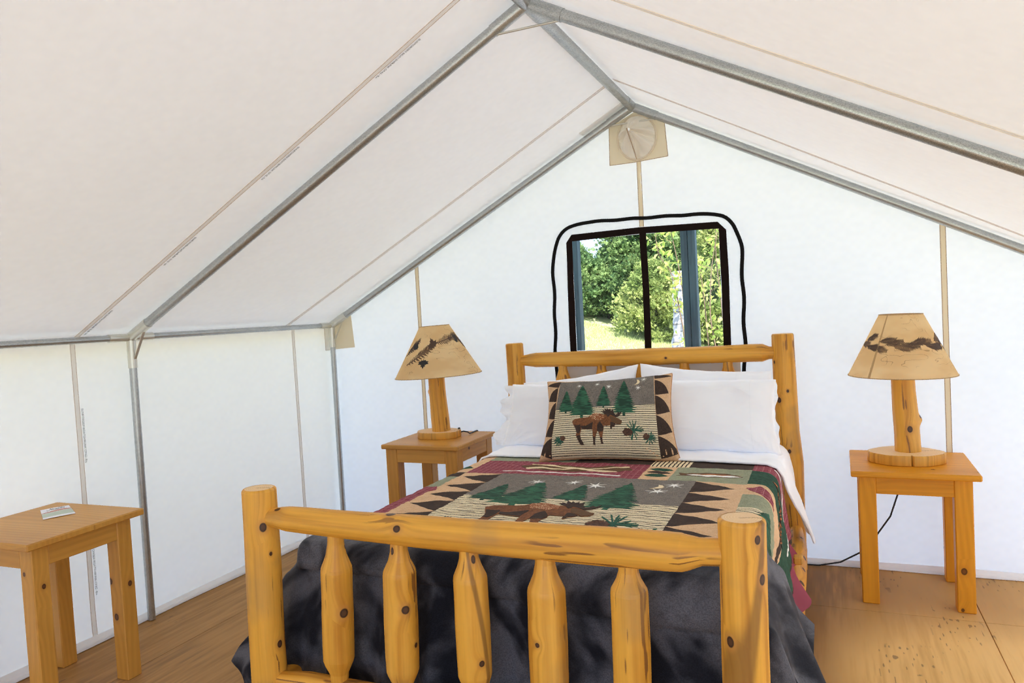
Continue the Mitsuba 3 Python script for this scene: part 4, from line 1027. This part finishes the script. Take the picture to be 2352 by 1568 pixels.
# left drape column
patch(sbox(-1.14, 3.262, -0.690, YQ1), 'cloth_tan')
patch(sbox(-1.14, 3.165, -0.690, 3.262), 'cloth_brown')
patch(sbox(-1.14, 2.955, -0.690, 3.165), 'cloth_sage')
patch(sbox(-1.14, 2.10, -0.690, 2.955), 'cloth_plaid')
patch(Polygon([(-0.70, 3.36), (-0.74, 3.40), (-0.79, 3.41), (-0.83, 3.38), (-0.78, 3.36), (-0.74, 3.34)]), 'cloth_green', 0.0024, 'leaf_applique')
patch(Polygon([(-0.70, 2.97), (-0.665, 2.90), (-0.72, 2.82), (-0.70, 2.97)]), 'cloth_plaid', 0.0026, 'triangle_patch')
clipq = sbox(PX0, YQ0 + 0.02, PX1, PY1)
SX, SY = 0.000645, 0.00076
place_motifs(qk, f_quilt, (SX, 0, 0, -SY, -0.365 - 440 * SX, PYH + 660 * SY), 0.014, 0.0012, clipq, 1.5)
# a loose fold of lining flaring out at the right hem
def f_flare(u, v):      # u across 0..1, v = y
    x0 = bedtop(hem(v) - 0.012, v)
    t = u[..., None]
    fl_ = 0.5 + 0.5 * np.sin(v * 10.5 + 0.4)
    d = np.stack([0.012 + 0.060 * fl_, 0 * v, -0.075 - 0.03 * np.sin(v * 6)], -1)
    return x0 + d * t
put(qk, 'lining_edge', cloth(sbox(0, 2.12, 1, 3.60), f_flare, 0.025, bsdf='cloth_burgundy'))
tag(qk, 'patchwork quilt with moose, pine trees, stars and burgundy plaid blocks spread on the bed', 'quilt')

# ------------------------------------------------------------------ white sheet turned down below the pillows
sk_ = 'bed_sheet'
def f_sheet(u, v):
    lift = 0.012 + 0.006 * np.clip((v - 3.68) / 0.06, 0, 1) * 1.0 + 0.004 * np.sin(u * 23 + v * 9) * np.clip((v - 3.66) / 0.1, 0, 1)
    p = bedtop(u, v, lift=lift, flare=0.25, wave=0.020, micro=0.002)
    return p
edge = lambda u: 3.615 + 0.035 * np.clip((u + 0.8) / 1.4, 0, 1) + 0.012 * math.sin(u * 7) + 0.20 * np.clip((u - 0.80) / 0.35, 0, 1)
top_ = [(u, float(edge(u))) for u in np.linspace(-0.86, 1.20, 50)]
put(sk_, 'turned_edge', cloth(Polygon(top_ + [(1.205, 4.06), (1.12, 4.12), (0.8, 4.18), (-0.86, 4.18)]), f_sheet, 0.02, bsdf='sheet_white', smooth=True))
put(sk_, 'hem_roll', tubeshape('sheet_white', f_sheet(np.array([p[0] for p in top_]), np.array([p[1] for p in top_])), np.full(len(top_), 0.006), n=8, step=0.02))
tag(sk_, 'white bed sheet folded over the quilt below the pillows', 'sheet')

# ------------------------------------------------------------------ charcoal blanket over the foot of the bed
bk_ = 'plush_blanket'
BX, BY0 = 0.815, 2.085
def f_blank(u, v):
    """u, v = cloth laid flat over the bed plane; beyond the edges it falls."""
    cx = np.clip(u, -BX + 0.05, BX - 0.05); cy = np.maximum(v, BY0 + 0.05)
    ox, oy = u - cx, cy - v
    d = np.hypot(ox, np.maximum(oy, 0))
    ang = np.clip(d / 0.05, 0, np.pi / 2)
    fall = np.maximum(d - 0.05 * np.pi / 2, 0)
    dx = np.where(d > 1e-9, ox / np.maximum(d, 1e-9), 0); dy = np.where(d > 1e-9, -np.maximum(oy, 0) / np.maximum(d, 1e-9), 0)
    zt = ZT + 0.014 + 0.010 * (1 - (np.minimum(np.abs(u), 0.8) / 0.8) ** 2)
    out = 0.05 * np.sin(ang)
    x = cx + dx * out; y = cy + dy * out
    z = zt - 0.05 * (1 - np.cos(ang)) - fall
    side = np.abs(dx); frontness = np.abs(dy)
    corner = np.clip(4 * side * frontness * 0.9, 0, 1)
    # folds
    k = np.clip(fall / 0.30, 0, 1.3)
    fw = frontness * (1 - side)
    ph = u * 24 + 2.2 * np.sin(u * 4.1 + 1) + 0.9 * np.sin(fall * 5 + u * 3)
    fsh = 0.5 + 0.5 * np.sin(ph); fsh = fsh ** 1.6
    fs2 = 0.5 + 0.5 * np.sin(u * 37 + 3 * np.sin(u * 7) + 6 * fall)
    y = y - fw * k * (0.042 * fsh + 0.012 * fs2)
    cuff = 0.045 + 0.065 * np.clip((u + 0.8) / 1.6, 0, 1) + 0.008 * np.sin(u * 6)
    tq = np.clip((fall + 0.02) / (cuff + 0.02), 0, 1)
    y = y - frontness * np.where((fall >= 0) & (fall < cuff), 0.006 + 0.030 * np.sin(tq * np.pi * 0.85 + 0.15), 0.0) * (1 - side)
    sg = np.sign(u)
    sidew = side * np.clip(fall / 0.10, 0, 1)
    dxo = np.minimum(fall * np.where(u > 0, 0.47, 0.72), 0.36) * np.clip(1.0 - 0.9 * np.clip((v - 2.9) / 0.4, 0, 1), 0, 1)
    fold = 0.024 * k * np.sin(v * 15 + fall * 16 + 0.4) + 0.010 * k * np.sin(v * 33 + fall * 30)
    x = x + sg * sidew * (dxo + fold)
    y = np.where(corner > 0, y * (1 - corner) + np.maximum(y, 2.012 + 0.03 * np.sin(fall * 18 + 2) ** 2) * corner, y)
    y = np.maximum(y, 2.008)
    q = np.stack([u * 5, v * 5, 0 * u], -1)
    z = z + 0.008 * (meshkit.fbm(q, 3, 12) - 0.5) * (fall <= 0)
    y = y + 0.012 * (meshkit.fbm(q * 1.7 + 5, 3, 13) - 0.3) * frontness * k
    z = np.maximum(z, 0.012 + 0.01 * np.abs(np.sin(u * 30 + v * 20)))
    return np.stack([x, y, z], -1)
def smooth01(t):
    t = np.clip(t, 0, 1); return t * t * (3 - 2 * t)
bp = Polygon([(-1.36, 1.60), (-1.30, 1.45), (-1.1, 1.40), (0, 1.42), (1.1, 1.40), (1.32, 1.47), (1.37, 1.65), (1.30, 2.30), (1.12, 2.62), (0.93, 2.62), (0.80, 2.50), (0.60, 2.42), (0.2, 2.36), (-0.4, 2.34), (-0.78, 2.36), (-0.95, 2.40), (-1.30, 2.40)])
scene[bk_] = cloth(bp, f_blank, 0.010, bsdf='plush_charcoal')
tag(bk_, 'charcoal plush blanket draped over the foot of the bed behind the spindles', 'blanket')

# ------------------------------------------------------------------ pillows
def pillow_fn(O, U, V, Wd, H, Th, seed, side, flange=0.0, amp=1.0, corners=((0, 0), (0, 0), (0, 0), (0, 0))):
    """(a, b in -1..1) -> point of the face 'side' (+1 front, -1 back). O = bottom centre; corners = extra (u, v) of LL, LR, UL, UR."""
    U, V = unit(U), unit(V); N = unit(np.cross(U, V))
    cs = np.array(corners, float)
    def f(a, b):
        inb = 1 - 0.055 * (1 - b * b) * np.abs(a) ** 3
        ina = 1 - 0.060 * (1 - a * a) * np.abs(b) ** 3
        x = a * Wd / 2 * inb; y = H / 2 + b * H / 2 * ina
        wts = [(1 - a) * (1 - b) / 4, (1 + a) * (1 - b) / 4, (1 - a) * (1 + b) / 4, (1 + a) * (1 + b) / 4]
        for w, c in zip(wts, cs):
            w3 = np.clip(w, 0, 1) ** 2.2
            x = x + c[0] * w3; y = y + c[1] * w3
        ea = np.clip(1 - np.abs(a), 0, 1); eb = np.clip(1 - np.abs(b), 0, 1)
        t = np.sqrt(np.clip(1 - (1 - ea) ** 4, 0, 1)) * np.sqrt(np.clip(1 - (1 - eb) ** 4, 0, 1))
        t = t ** 0.85
        q = np.stack([a * 2.2, b * 2.2, 0 * a + seed * 2.1], -1)
        wr = meshkit.fbm(q, 4, seed) - 0.5
        rad = np.sin(np.arctan2(b + 1.2, a - 0.9) * 26 + 5 * wr) * np.exp(-((a - 0.9) ** 2 + (b + 1.2) ** 2) * 2.2) + np.sin(np.arctan2(b + 1.2, a + 0.95) * 22 + 5 * wr) * np.exp(-((a + 0.95) ** 2 + (b + 1.2) ** 2) * 2.2)
        h = Th / 2 * t * (1 + 0.25 * wr * amp) + amp * 0.010 * rad * t + amp * 0.018 * wr * t + amp * 0.006 * np.sin(a * 9 + b * 5 + 9 * wr) * t * np.exp(-((a - 0.45) ** 2 + (b - 0.2) ** 2) * 3)
        edge = amp * 0.006 * np.sin(a * 17 + b * 13 + seed) * (1 - t)
        return np.asarray(O) + x[..., None] * U + y[..., None] * V + (side * h + edge)[..., None] * N
    return f
def pillow(key, label, O, U, V, Wd, H, Th, seed, group=None, flange=None, hem=None, **kw):
    fr, bkf = (pillow_fn(O, U, V, Wd, H, Th, seed, s, **kw) for s in (1, -1))
    n = 64
    a, b = np.meshgrid(np.sin(np.linspace(-np.pi / 2, np.pi / 2, n)), np.sin(np.linspace(-np.pi / 2, np.pi / 2, n)), indexing='ij')
    V1, V2 = fr(a.ravel(), b.ravel()), bkf(a.ravel(), b.ravel())
    idx = np.arange(n * n).reshape(n, n)
    q = np.stack([idx[:-1, :-1], idx[1:, :-1], idx[1:, 1:], idx[:-1, 1:]], -1).reshape(-1, 4)
    F = np.vstack([q[:, [0, 1, 2]], q[:, [0, 2, 3]]])
    Fm = np.vstack([F, F[:, ::-1] + n * n])
    m = trimesh.Trimesh(np.vstack([V1, V2]), Fm, process=False); m.merge_vertices()
    put(key, 'case', mikit.ply(m, 'linen_white', smooth=True))
    if flange:          # the loose open end of the pillowcase
        sgn, fl = flange
        Uu, Vv = unit(U), unit(V); Nn = unit(np.cross(Uu, Vv))
        def ff(u, v):
            e = fr(0 * u + sgn * 0.93, v) * 0.5 + bkf(0 * u + sgn * 0.93, v) * 0.5
            w = 0.014 * np.sin(v * 6.2 + seed) + 0.008 * np.sin(v * 15 + 1)
            return e + (sgn * u * (1 + 0.22 * np.sin(v * 7 + seed) + 0.10 * np.sin(v * 17)))[..., None] * Uu + (w * u / fl + 0.018 * np.clip(1 - u / 0.05, 0, 1) * 0)[..., None] * Nn
        put(key, 'hem', cloth(sbox(0, -0.97, fl, 0.97), ff, 0.02, bsdf='linen_white'))
    if hem is not None:
        put(key, 'hem_stitching', cloth(sbox(hem - 0.004, -0.95, hem + 0.004, 0.95), fr, 0.04, 0.0006, bsdf='sheet_white'))
    tag(key, label, 'pillow', group)
def lean(yaw, back):
    c, s = math.cos(yaw), math.sin(yaw)
    return np.array([c, s, 0]), np.array([-s * math.sin(back), c * math.sin(back), math.cos(back)])
PT = ZT + 0.012
U_, V_ = lean(0.0, 0.30)
pillow('white_pillow', 'white pillow at the back right, its top edge rising behind the front right pillow', (0.385, 4.03, PT), U_, V_, 0.72, 0.43, 0.17, 3, 'white pillows', corners=((0, 0), (0, 0), (-0.01, 0.05), (0.0, -0.01)), hem=0.5)
pillow('white_pillow_001', 'large smooth white pillow in front on the right beside the moose cushion', (0.405, 3.875, PT), *lean(0.02, 0.42), 0.74, 0.40, 0.22, 4, 'white pillows', flange=(1, 0.035), corners=((0, 0), (0.02, -0.005), (0, 0.01), (0, 0)), hem=0.66)
pillow('white_pillow_002', 'white pillow at the back left with one pointed corner up behind the moose cushion', (-0.365, 4.03, PT), U_, V_, 0.70, 0.40, 0.17, 5, 'white pillows', corners=((0, 0), (0, 0), (0, -0.03), (0.02, 0.075)))
pillow('white_pillow_003', 'white pillow in front on the left with a loose rumpled case end', (-0.40, 3.90, PT), *lean(-0.03, 0.36), 0.70, 0.385, 0.20, 6, 'white pillows', flange=(-1, 0.085), corners=((-0.03, 0), (0, 0), (0.0, -0.005), (0, 0)))

# patterned cushion
ck_ = 'moose_cushion'
SC = 0.000341
U_, V_ = lean(0.155, 0.42)
OC = np.array([-0.038, 3.605, PT + 0.004])
fc, fcb = (pillow_fn(OC, U_, V_, 0.675, 0.440, 0.15, 9, s, amp=0.5, corners=((-0.030, -0.008), (0.030, -0.012), (0.0, -0.004), (0.0, 0.022))) for s in (1, -1))
# picture units -> (a, b)
CX0, CX1, CYT, CYB = 100.0, 2020.0, 150.0, 1450.0
kx, ky = 2 / (CX1 - CX0), 2 / (CYB - CYT)
trc = (kx, 0, 0, -ky, -1 - CX0 * kx, 1 + CYT * ky)
def f_c(a, b):
    return fc(np.clip(a, -1, 1), np.clip(b, -1, 1))
def cpx(pts): return affinity.affine_transform(Polygon(pts).buffer(0), trc)
full = sbox(-1, -1, 1, 1)
def uvc(shape_uv): return shape_uv
n = 70
a, b = np.meshgrid(np.sin(np.linspace(-np.pi / 2, np.pi / 2, n)), np.sin(np.linspace(-np.pi / 2, np.pi / 2, n)), indexing='ij')
idx = np.arange(n * n).reshape(n, n)
q = np.stack([idx[:-1, :-1], idx[1:, :-1], idx[1:, 1:], idx[:-1, 1:]], -1).reshape(-1, 4)
F = np.vstack([q[:, [0, 1, 2]], q[:, [0, 2, 3]]])
m = trimesh.Trimesh(np.vstack([fc(a.ravel(), b.ravel()), fcb(a.ravel(), b.ravel())]), np.vstack([F, F[:, ::-1] + n * n]), process=False)
put(ck_, 'cover', mikit.ply((m.vertices, m.faces), 'cloth_tan', smooth=True, uv=np.concatenate([np.stack([a.ravel() * 0.34, b.ravel() * 0.22], 1)] * 2)))
def cpatch(name, poly, bs, lift):
    g = poly.intersection(sbox(-0.992, -0.985, 0.992, 0.985))
    s_ = cloth(g, lambda u, v: f_c(u, v), 0.045, lift, skirt=lift, bsdf=None)
    key = s_['filename']; Vv, Ff, nn, uvv, _ = meshkit.WRITTEN[key]
    return put(ck_, name, mikit.ply((Vv, Ff), bs, smooth=True, uv=np.asarray(uvv) * [0.34, 0.22]))
panelx0, panelx1 = 262, 1776
cpatch('sky_panel', cpx([(330, 200), (1752, 150), (1772, 640), (262, 690)]), 'cloth_grey', 0.0010)
cpatch('stripe_panel', cpx([(262, 690), (1772, 640), (1782, 1000), (1772, 1450), (295, 1450), (250, 1150), (250, 900)]), 'cloth_stripe_pillow', 0.0010)
def petal(b0, tip, b1, bx):
    (x0, y0), (x1, y1), (x2, y2) = b0, tip, b1
    pts = [(x0, y0)]
    for t in np.linspace(0, 1, 9)[1:]:
        c = (x1 * 0.75 + x0 * 0.25, y0 * 0.8 + y1 * 0.2)
        pts.append(((1 - t) ** 2 * x0 + 2 * t * (1 - t) * c[0] + t * t * x1, (1 - t) ** 2 * y0 + 2 * t * (1 - t) * c[1] + t * t * y1))
    for t in np.linspace(0, 1, 6)[1:]:
        c = ((x1 + x2) / 2, y2 * 0.75 + y1 * 0.25)
        pts.append(((1 - t) ** 2 * x1 + 2 * t * (1 - t) * c[0] + t * t * x2, (1 - t) ** 2 * y1 + 2 * t * (1 - t) * c[1] + t * t * y2))
    return pts
for b0, tp, b1 in (((340, 190), (105, 245), (300, 300)), ((292, 310), (118, 515), (266, 548)), ((262, 560), (130, 800), (252, 832)), ((250, 842), (118, 1085), (244, 1112)), ((246, 1130), (68, 1330), (290, 1440)),
                   ((1756, 165), (2015, 200), (1768, 238)), ((1770, 262), (1990, 465), (1778, 502)), ((1776, 510), (2005, 735), (1784, 795)), ((1782, 805), (2005, 1035), (1784, 1108)), ((1780, 1118), (2040, 1330), (1774, 1435))):
    cpatch('triangle_patch', cpx(petal(b0, tp, b1, 0)), 'cloth_brown', 0.0014)
for name, poly, bs, layer, kids in MOT:
    k = cpatch(name, affinity.affine_transform(poly, trc), bs, 0.0012 + 0.0006 * layer)
    for kn, kp, kb in kids:
        kk = cpatch(kn + '_tmp', affinity.affine_transform(kp.buffer(0), trc), kb, 0.0012 + 0.0006 * layer + 0.0008)
        sh = scene.pop(kk); put(k, kn, sh)
aa = np.concatenate([np.linspace(-1, 1, 60), np.ones(40), np.linspace(1, -1, 60), -np.ones(40)])
bb = np.concatenate([-np.ones(60), np.linspace(-1, 1, 40), np.ones(60), np.linspace(1, -1, 40)])
put(ck_, 'piping', tubeshape('piping', fc(aa, bb), np.full(len(aa), 0.0035), n=8, step=0.01, caps=(False, False)))
tag(ck_, 'quilted cushion picturing a moose under pine trees, leaning on the white pillows', 'cushion')

# ------------------------------------------------------------------ outside
def ground_z(x, y):
    far = np.clip(0.03 - 0.216 * (x + 3.6), -1.2, 2.6)
    t = np.clip((y - 5.0) / 20.0, 0, 1.6) ** 1.25
    bump = 0.10 * (meshkit.fbm(np.stack([x * 0.35, y * 0.35, 0 * x], -1), 3, 3) - 0.5) * np.clip((y - 8) / 6, 0, 1)
    return -0.42 + t * (far + 0.42) + bump
gx, gy = np.meshgrid(np.linspace(-45, 45, 121), np.linspace(-35, 70, 141), indexing='ij')
gz = ground_z(gx, gy)
idx = np.arange(121 * 141).reshape(121, 141)
q = np.stack([idx[:-1, :-1], idx[1:, :-1], idx[1:, 1:], idx[:-1, 1:]], -1).reshape(-1, 4)
def lawn_col(p, n, uv):
    a = fbm(p.x * 0.9, p.y * 0.5, 2.0); b = noise(p.x * 9, p.y * 5, 3.0)
    d = dr.sqrt(dr.square(p.x) + dr.square(dr.maximum(dr.abs(p.y - 1.8) - 3.0, 0)))
    gv = mix((0.40, 0.385, 0.36), (0.52, 0.50, 0.47), noise(p.x * 40, p.y * 40, 1.0))  # pale gravel round the tent, unseen, added to bounce neutral light
    tf_ = mix(mix((0.34, 0.40, 0.16), (0.47, 0.49, 0.25), smoothstep(0.35, 0.7, a)), (0.54, 0.51, 0.32), smoothstep(0.6, 0.9, b) * 0.5)
    return mix(gv, tf_, smoothstep(6.5, 8.0, d + noise(p.x, p.y, 5.0)))
prin('lawn_turf', proc(lawn_col), 0.95)
scene['lawn'] = mikit.ply((np.stack([gx, gy, gz], -1).reshape(-1, 3), q), 'lawn_turf', smooth=True)
tag('lawn', 'sloping green lawn outside the tent window', kind='structure')
# grass tufts in the strip that the window shows
g = np.random.default_rng(5)
N = 26000
bx, by = g.uniform(-10.5, -2.0, N), 15 + 11.5 * g.random(N) ** 0.7
keep = np.abs(bx - (-0.29 * by + 0.7)) < 4.2
bx, by = bx[keep], by[keep]; bz = ground_z(bx, by); N = len(bx)
hgt, wid, ang = g.uniform(0.05, 0.15, N), g.uniform(0.010, 0.022, N), g.uniform(0, np.pi, N)
dx, dy = np.cos(ang), np.sin(ang); lx, ly = g.normal(0, 0.05, N), g.normal(0, 0.05, N)
V = np.stack([np.stack([bx - dx * wid, by - dy * wid, bz - 0.01], 1), np.stack([bx + dx * wid, by + dy * wid, bz - 0.01], 1), np.stack([bx + lx, by + ly, bz + hgt], 1)], 1).reshape(-1, 3)
scene['grass'] = mikit.ply((V, np.arange(3 * N).reshape(-1, 3)), 'grass_blade')
tag('grass', 'sunlit grass blades on the lawn below the conifers', 'grass', kind='stuff')

def conifer(label, x, y, H, Rd, n, bsdf, seed, group, spray=0.22, shape=0.8):
    g = np.random.default_rng(seed)
    z0 = float(ground_z(np.array(x), np.array(y)))
    key = numbered('conifer')
    put(key, 'trunk', tubeshape('bark_dark', [(x, y, z0 - 0.1), (x + 0.05, y, z0 + H * 0.9)], [0.022 * H ** 0.8, 0.01], n=10, step=0.4))
    nb = 260
    hb = g.random(nb) ** 0.85; az = g.uniform(0, 2 * np.pi, nb)
    prof = lambda t: Rd * np.clip((1 - t) ** shape * (0.55 + 0.45 * np.sin(np.clip(t * 5, 0, np.pi / 2))), 0.03, 1)
    b = g.integers(0, nb, n)
    r = np.where(g.random(n) < 0.2, g.random(n) * 0.6, g.beta(2.6, 1.3, n))
    reach = prof(hb[b]) * (0.75 + 0.45 * g.random(nb)[b])
    P = np.stack([x + np.cos(az[b]) * reach * r, y + np.sin(az[b]) * reach * r, z0 + H * (0.03 + 0.97 * hb[b]) + reach * r * 0.32 - 0.25 * reach * r ** 2], 1)
    P += g.normal(0, 0.075 * Rd ** 0.6, (n, 3)) * np.array([1, 1, 0.9])
    P[:, 2] = np.maximum(P[:, 2], ground_z(P[:, 0], P[:, 1]) + 0.03)
    out = np.stack([np.cos(az[b]), np.sin(az[b]), g.normal(0.35, 0.45, n)], 1) + g.normal(0, 0.5, (n, 3))
    out /= np.linalg.norm(out, axis=1, keepdims=True)
    up = g.normal(0, 1, (n, 3)); sd = np.cross(out, up); sd /= np.linalg.norm(sd, axis=1, keepdims=True)
    s = spray * g.uniform(0.5, 1.2, n)[:, None]
    blades = []
    for k, (c, l) in enumerate(((-0.55, 0.75), (0.0, 1.0), (0.5, 0.8))):
        d = out + sd * c; d /= np.linalg.norm(d, axis=1, keepdims=True)
        w = np.cross(d, np.cross(out, sd)); w = w / np.linalg.norm(w, axis=1, keepdims=True) * s * 0.13
        m = P + d * s * l * 0.5
        blades.append(np.stack([P, m + w, P + d * s * l, m - w], 1))
    V = np.stack(blades, 1).reshape(-1, 3); k = len(V) // 4
    i = np.arange(k)[:, None] * 4
    put(key, 'foliage', mikit.ply((V, np.vstack([i + [0, 1, 2], i + [0, 2, 3]])), bsdf), kind='stuff')
    tag(key, label, 'tree', group)
conifer('tall dark green conifer behind the left window pane', -5.75, 28.5, 6.4, 2.5, 34000, 'conifer_dark', 1, None, 0.19)
conifer('rounded green conifer at the left edge of the window', -8.3, 27.5, 2.75, 2.0, 22000, 'conifer_dark', 2, None, 0.18, 0.6)
conifer('low yellow-green conifer seen across the window centre bar', -4.55, 25.6, 2.7, 1.65, 24000, 'conifer_gold', 3, None, 0.16, 0.55)
conifer('dark conifer behind the yellow-green one in the window', -4.3, 29.5, 5.6, 2.2, 20000, 'conifer_dark', 4, None, 0.20)
conifer('golden conifer behind the right window pane, left of the post', -2.6, 27.0, 4.6, 1.7, 18000, 'conifer_gold', 5, None, 0.19)
conifer('pale conifer seen right of the teal post', -0.2, 30.0, 5.2, 2.4, 18000, 'conifer_gold', 6, None, 0.22)
conifer('farthest dark conifer behind the post in the window', -1.6, 36.0, 7.0, 2.8, 9000, 'conifer_dark', 7, None, 0.32)
conifer('far conifer on the slope left of the tall one', -11.0, 31.0, 2.2, 2.4, 9000, 'conifer_dark', 8, None, 0.28)

conifer('low dark shrub-like conifer filling in at the foot of the tall one', -7.1, 28.6, 2.3, 2.0, 14000, 'conifer_dark', 9, None, 0.18, 0.5)
# posts that would carry the added fly sheet
for (x0, x1, y, label) in ((0.012, 0.128, 5.7, 'teal wooden post of two boards outside the right window pane'), (-0.945, -0.817, 5.7, 'teal wooden post at the left edge of the window')):
    key = numbered('canopy_post'); w = (x1 - x0) / 2
    for k in range(2):
        xc = x0 + w * (k + 0.5)
        put(key, 'board', boxshape('teal_paint', 3.4, w - 0.004, 0.07 + 0.025 * k, frame([xc, y, 1.25], [0, 0, 1], [1, 0, 0]), 0.004))
    tag(key, label, 'post')
# pale birch stem
hz = np.linspace(-0.4, 1.85, 26); r_ = random.Random(12)
key = 'birch_trunk'
put(key, 'stem', tubeshape('birch_bark', [(-0.372 + 0.018 * math.sin(z * 5), 7.5, z) for z in hz], [0.045 + 0.022 * r_.random() + 0.02 * max(0, 1.2 - z) * 0.6 for z in hz], n=20, step=0.03, seed=4, wob=0.18))
tag(key, 'pale grey birch trunk beside the teal post outside', 'tree trunk')
# leafy saplings
leafv = []
for k, (wd, cv) in enumerate(((0.42, 0.12), (0.52, 0.22), (0.36, -0.1))):
    t = np.linspace(0, 1, 6); hw = wd / 2 * np.sin(np.pi * t ** 0.8) ** 0.9
    mid = np.stack([0 * t, t, cv * np.sin(t * 3.0)], 1)
    Lv = mid + np.stack([-hw, 0 * t, hw * 0.35], 1); Rv = mid + np.stack([hw, 0 * t, hw * 0.35], 1)
    V = np.vstack([mid, Lv[1:-1], Rv[1:-1]]); F = []
    for i in range(5):
        for o, fl in ((6, 0), (10, 1)):
            a0, a1 = (i, i) if i == 0 else (i, o + i - 1), None
            l0 = i if i == 0 else o + i - 1; l1 = i + 1 if i == 4 else o + i
            for tri in ((i, i + 1, l1), (i, l1, l0)):
                if len(set(tri)) == 3: F.append(tri[::-1] if fl else tri)
    for bs in ('leaf_green', 'leaf_yellow'):
        leafv.append(mikit.ply((V, np.array(F)), bs))
def sapling(key, label, stems, nleaf, seed, spread):
    g = random.Random(seed)
    pts = []
    for st in stems:
        st = np.array(st, float); t = np.linspace(0, 1, len(st)); tt = np.linspace(0, 1, len(st) * 5)
        P = np.stack([PchipInterpolator(t, st[:, k])(tt) for k in range(3)], 1)
        put(key, 'stem', tubeshape('twig', P, np.linspace(0.008, 0.003, len(P)), n=8, step=0.05)); pts.append(P)
        for k in range(int(len(P) * 0.3), len(P), 3):
            d = np.array([g.gauss(0, 0.10), g.gauss(0, 0.10), g.uniform(-0.02, 0.13)])
            put(key, 'twig', tubeshape('twig', [P[k], P[k] + d * 0.6, P[k] + d], [0.003, 0.0022, 0.001], n=6, step=0.05)); pts.append(np.linspace(P[k] + d * 0.4, P[k] + d, 4))
    for _ in range(nleaf):
        P = g.choice(pts); p = P[g.randrange(len(P))] + np.array([g.gauss(0, spread), g.gauss(0, spread), g.gauss(0, spread * 0.8)])
        L = g.uniform(0.045, 0.085)
        Rr = trimesh.transformations.random_rotation_matrix(np.array([g.random() for _ in range(3)]))
        Rr[:3, :3] *= L; Rr[:3, 3] = p
        put(key, 'leaf', {**leafv[g.randrange(6)], 'to_world': T(Rr.tolist())})
    tag(key, label, 'sapling')
sapling('leafy_sapling', 'leafy yellow-green sapling left of the teal post outside', [
    [(-0.15, 6.9, -0.4), (-0.18, 6.9, 0.9), (-0.24, 6.9, 1.45), (-0.30, 6.9, 1.8), (-0.42, 6.9, 2.02), (-0.44, 6.9, 2.25)],
    [(-0.16, 7.0, -0.4), (-0.20, 7.0, 1.0), (-0.22, 7.0, 1.6), (-0.28, 7.0, 2.05), (-0.33, 7.0, 2.3)]], 200, 21, 0.05)
sapling('leafy_sapling_001', 'bushy yellow-green sapling right of the teal post outside', [
    [(0.10, 6.9, -0.4), (0.09, 6.9, 0.9), (0.04, 6.9, 1.4), (0.06, 6.9, 1.75), (0.17, 6.9, 2.3)],
    [(0.02, 7.0, -0.4), (0.0, 7.0, 1.0), (-0.03, 7.0, 1.6), (-0.06, 7.0, 1.9)],
    [(0.16, 7.05, -0.4), (0.15, 7.0, 1.0), (0.13, 7.0, 1.5), (0.10, 7.0, 1.95), (0.12, 7.0, 2.3)]], 270, 22, 0.06)
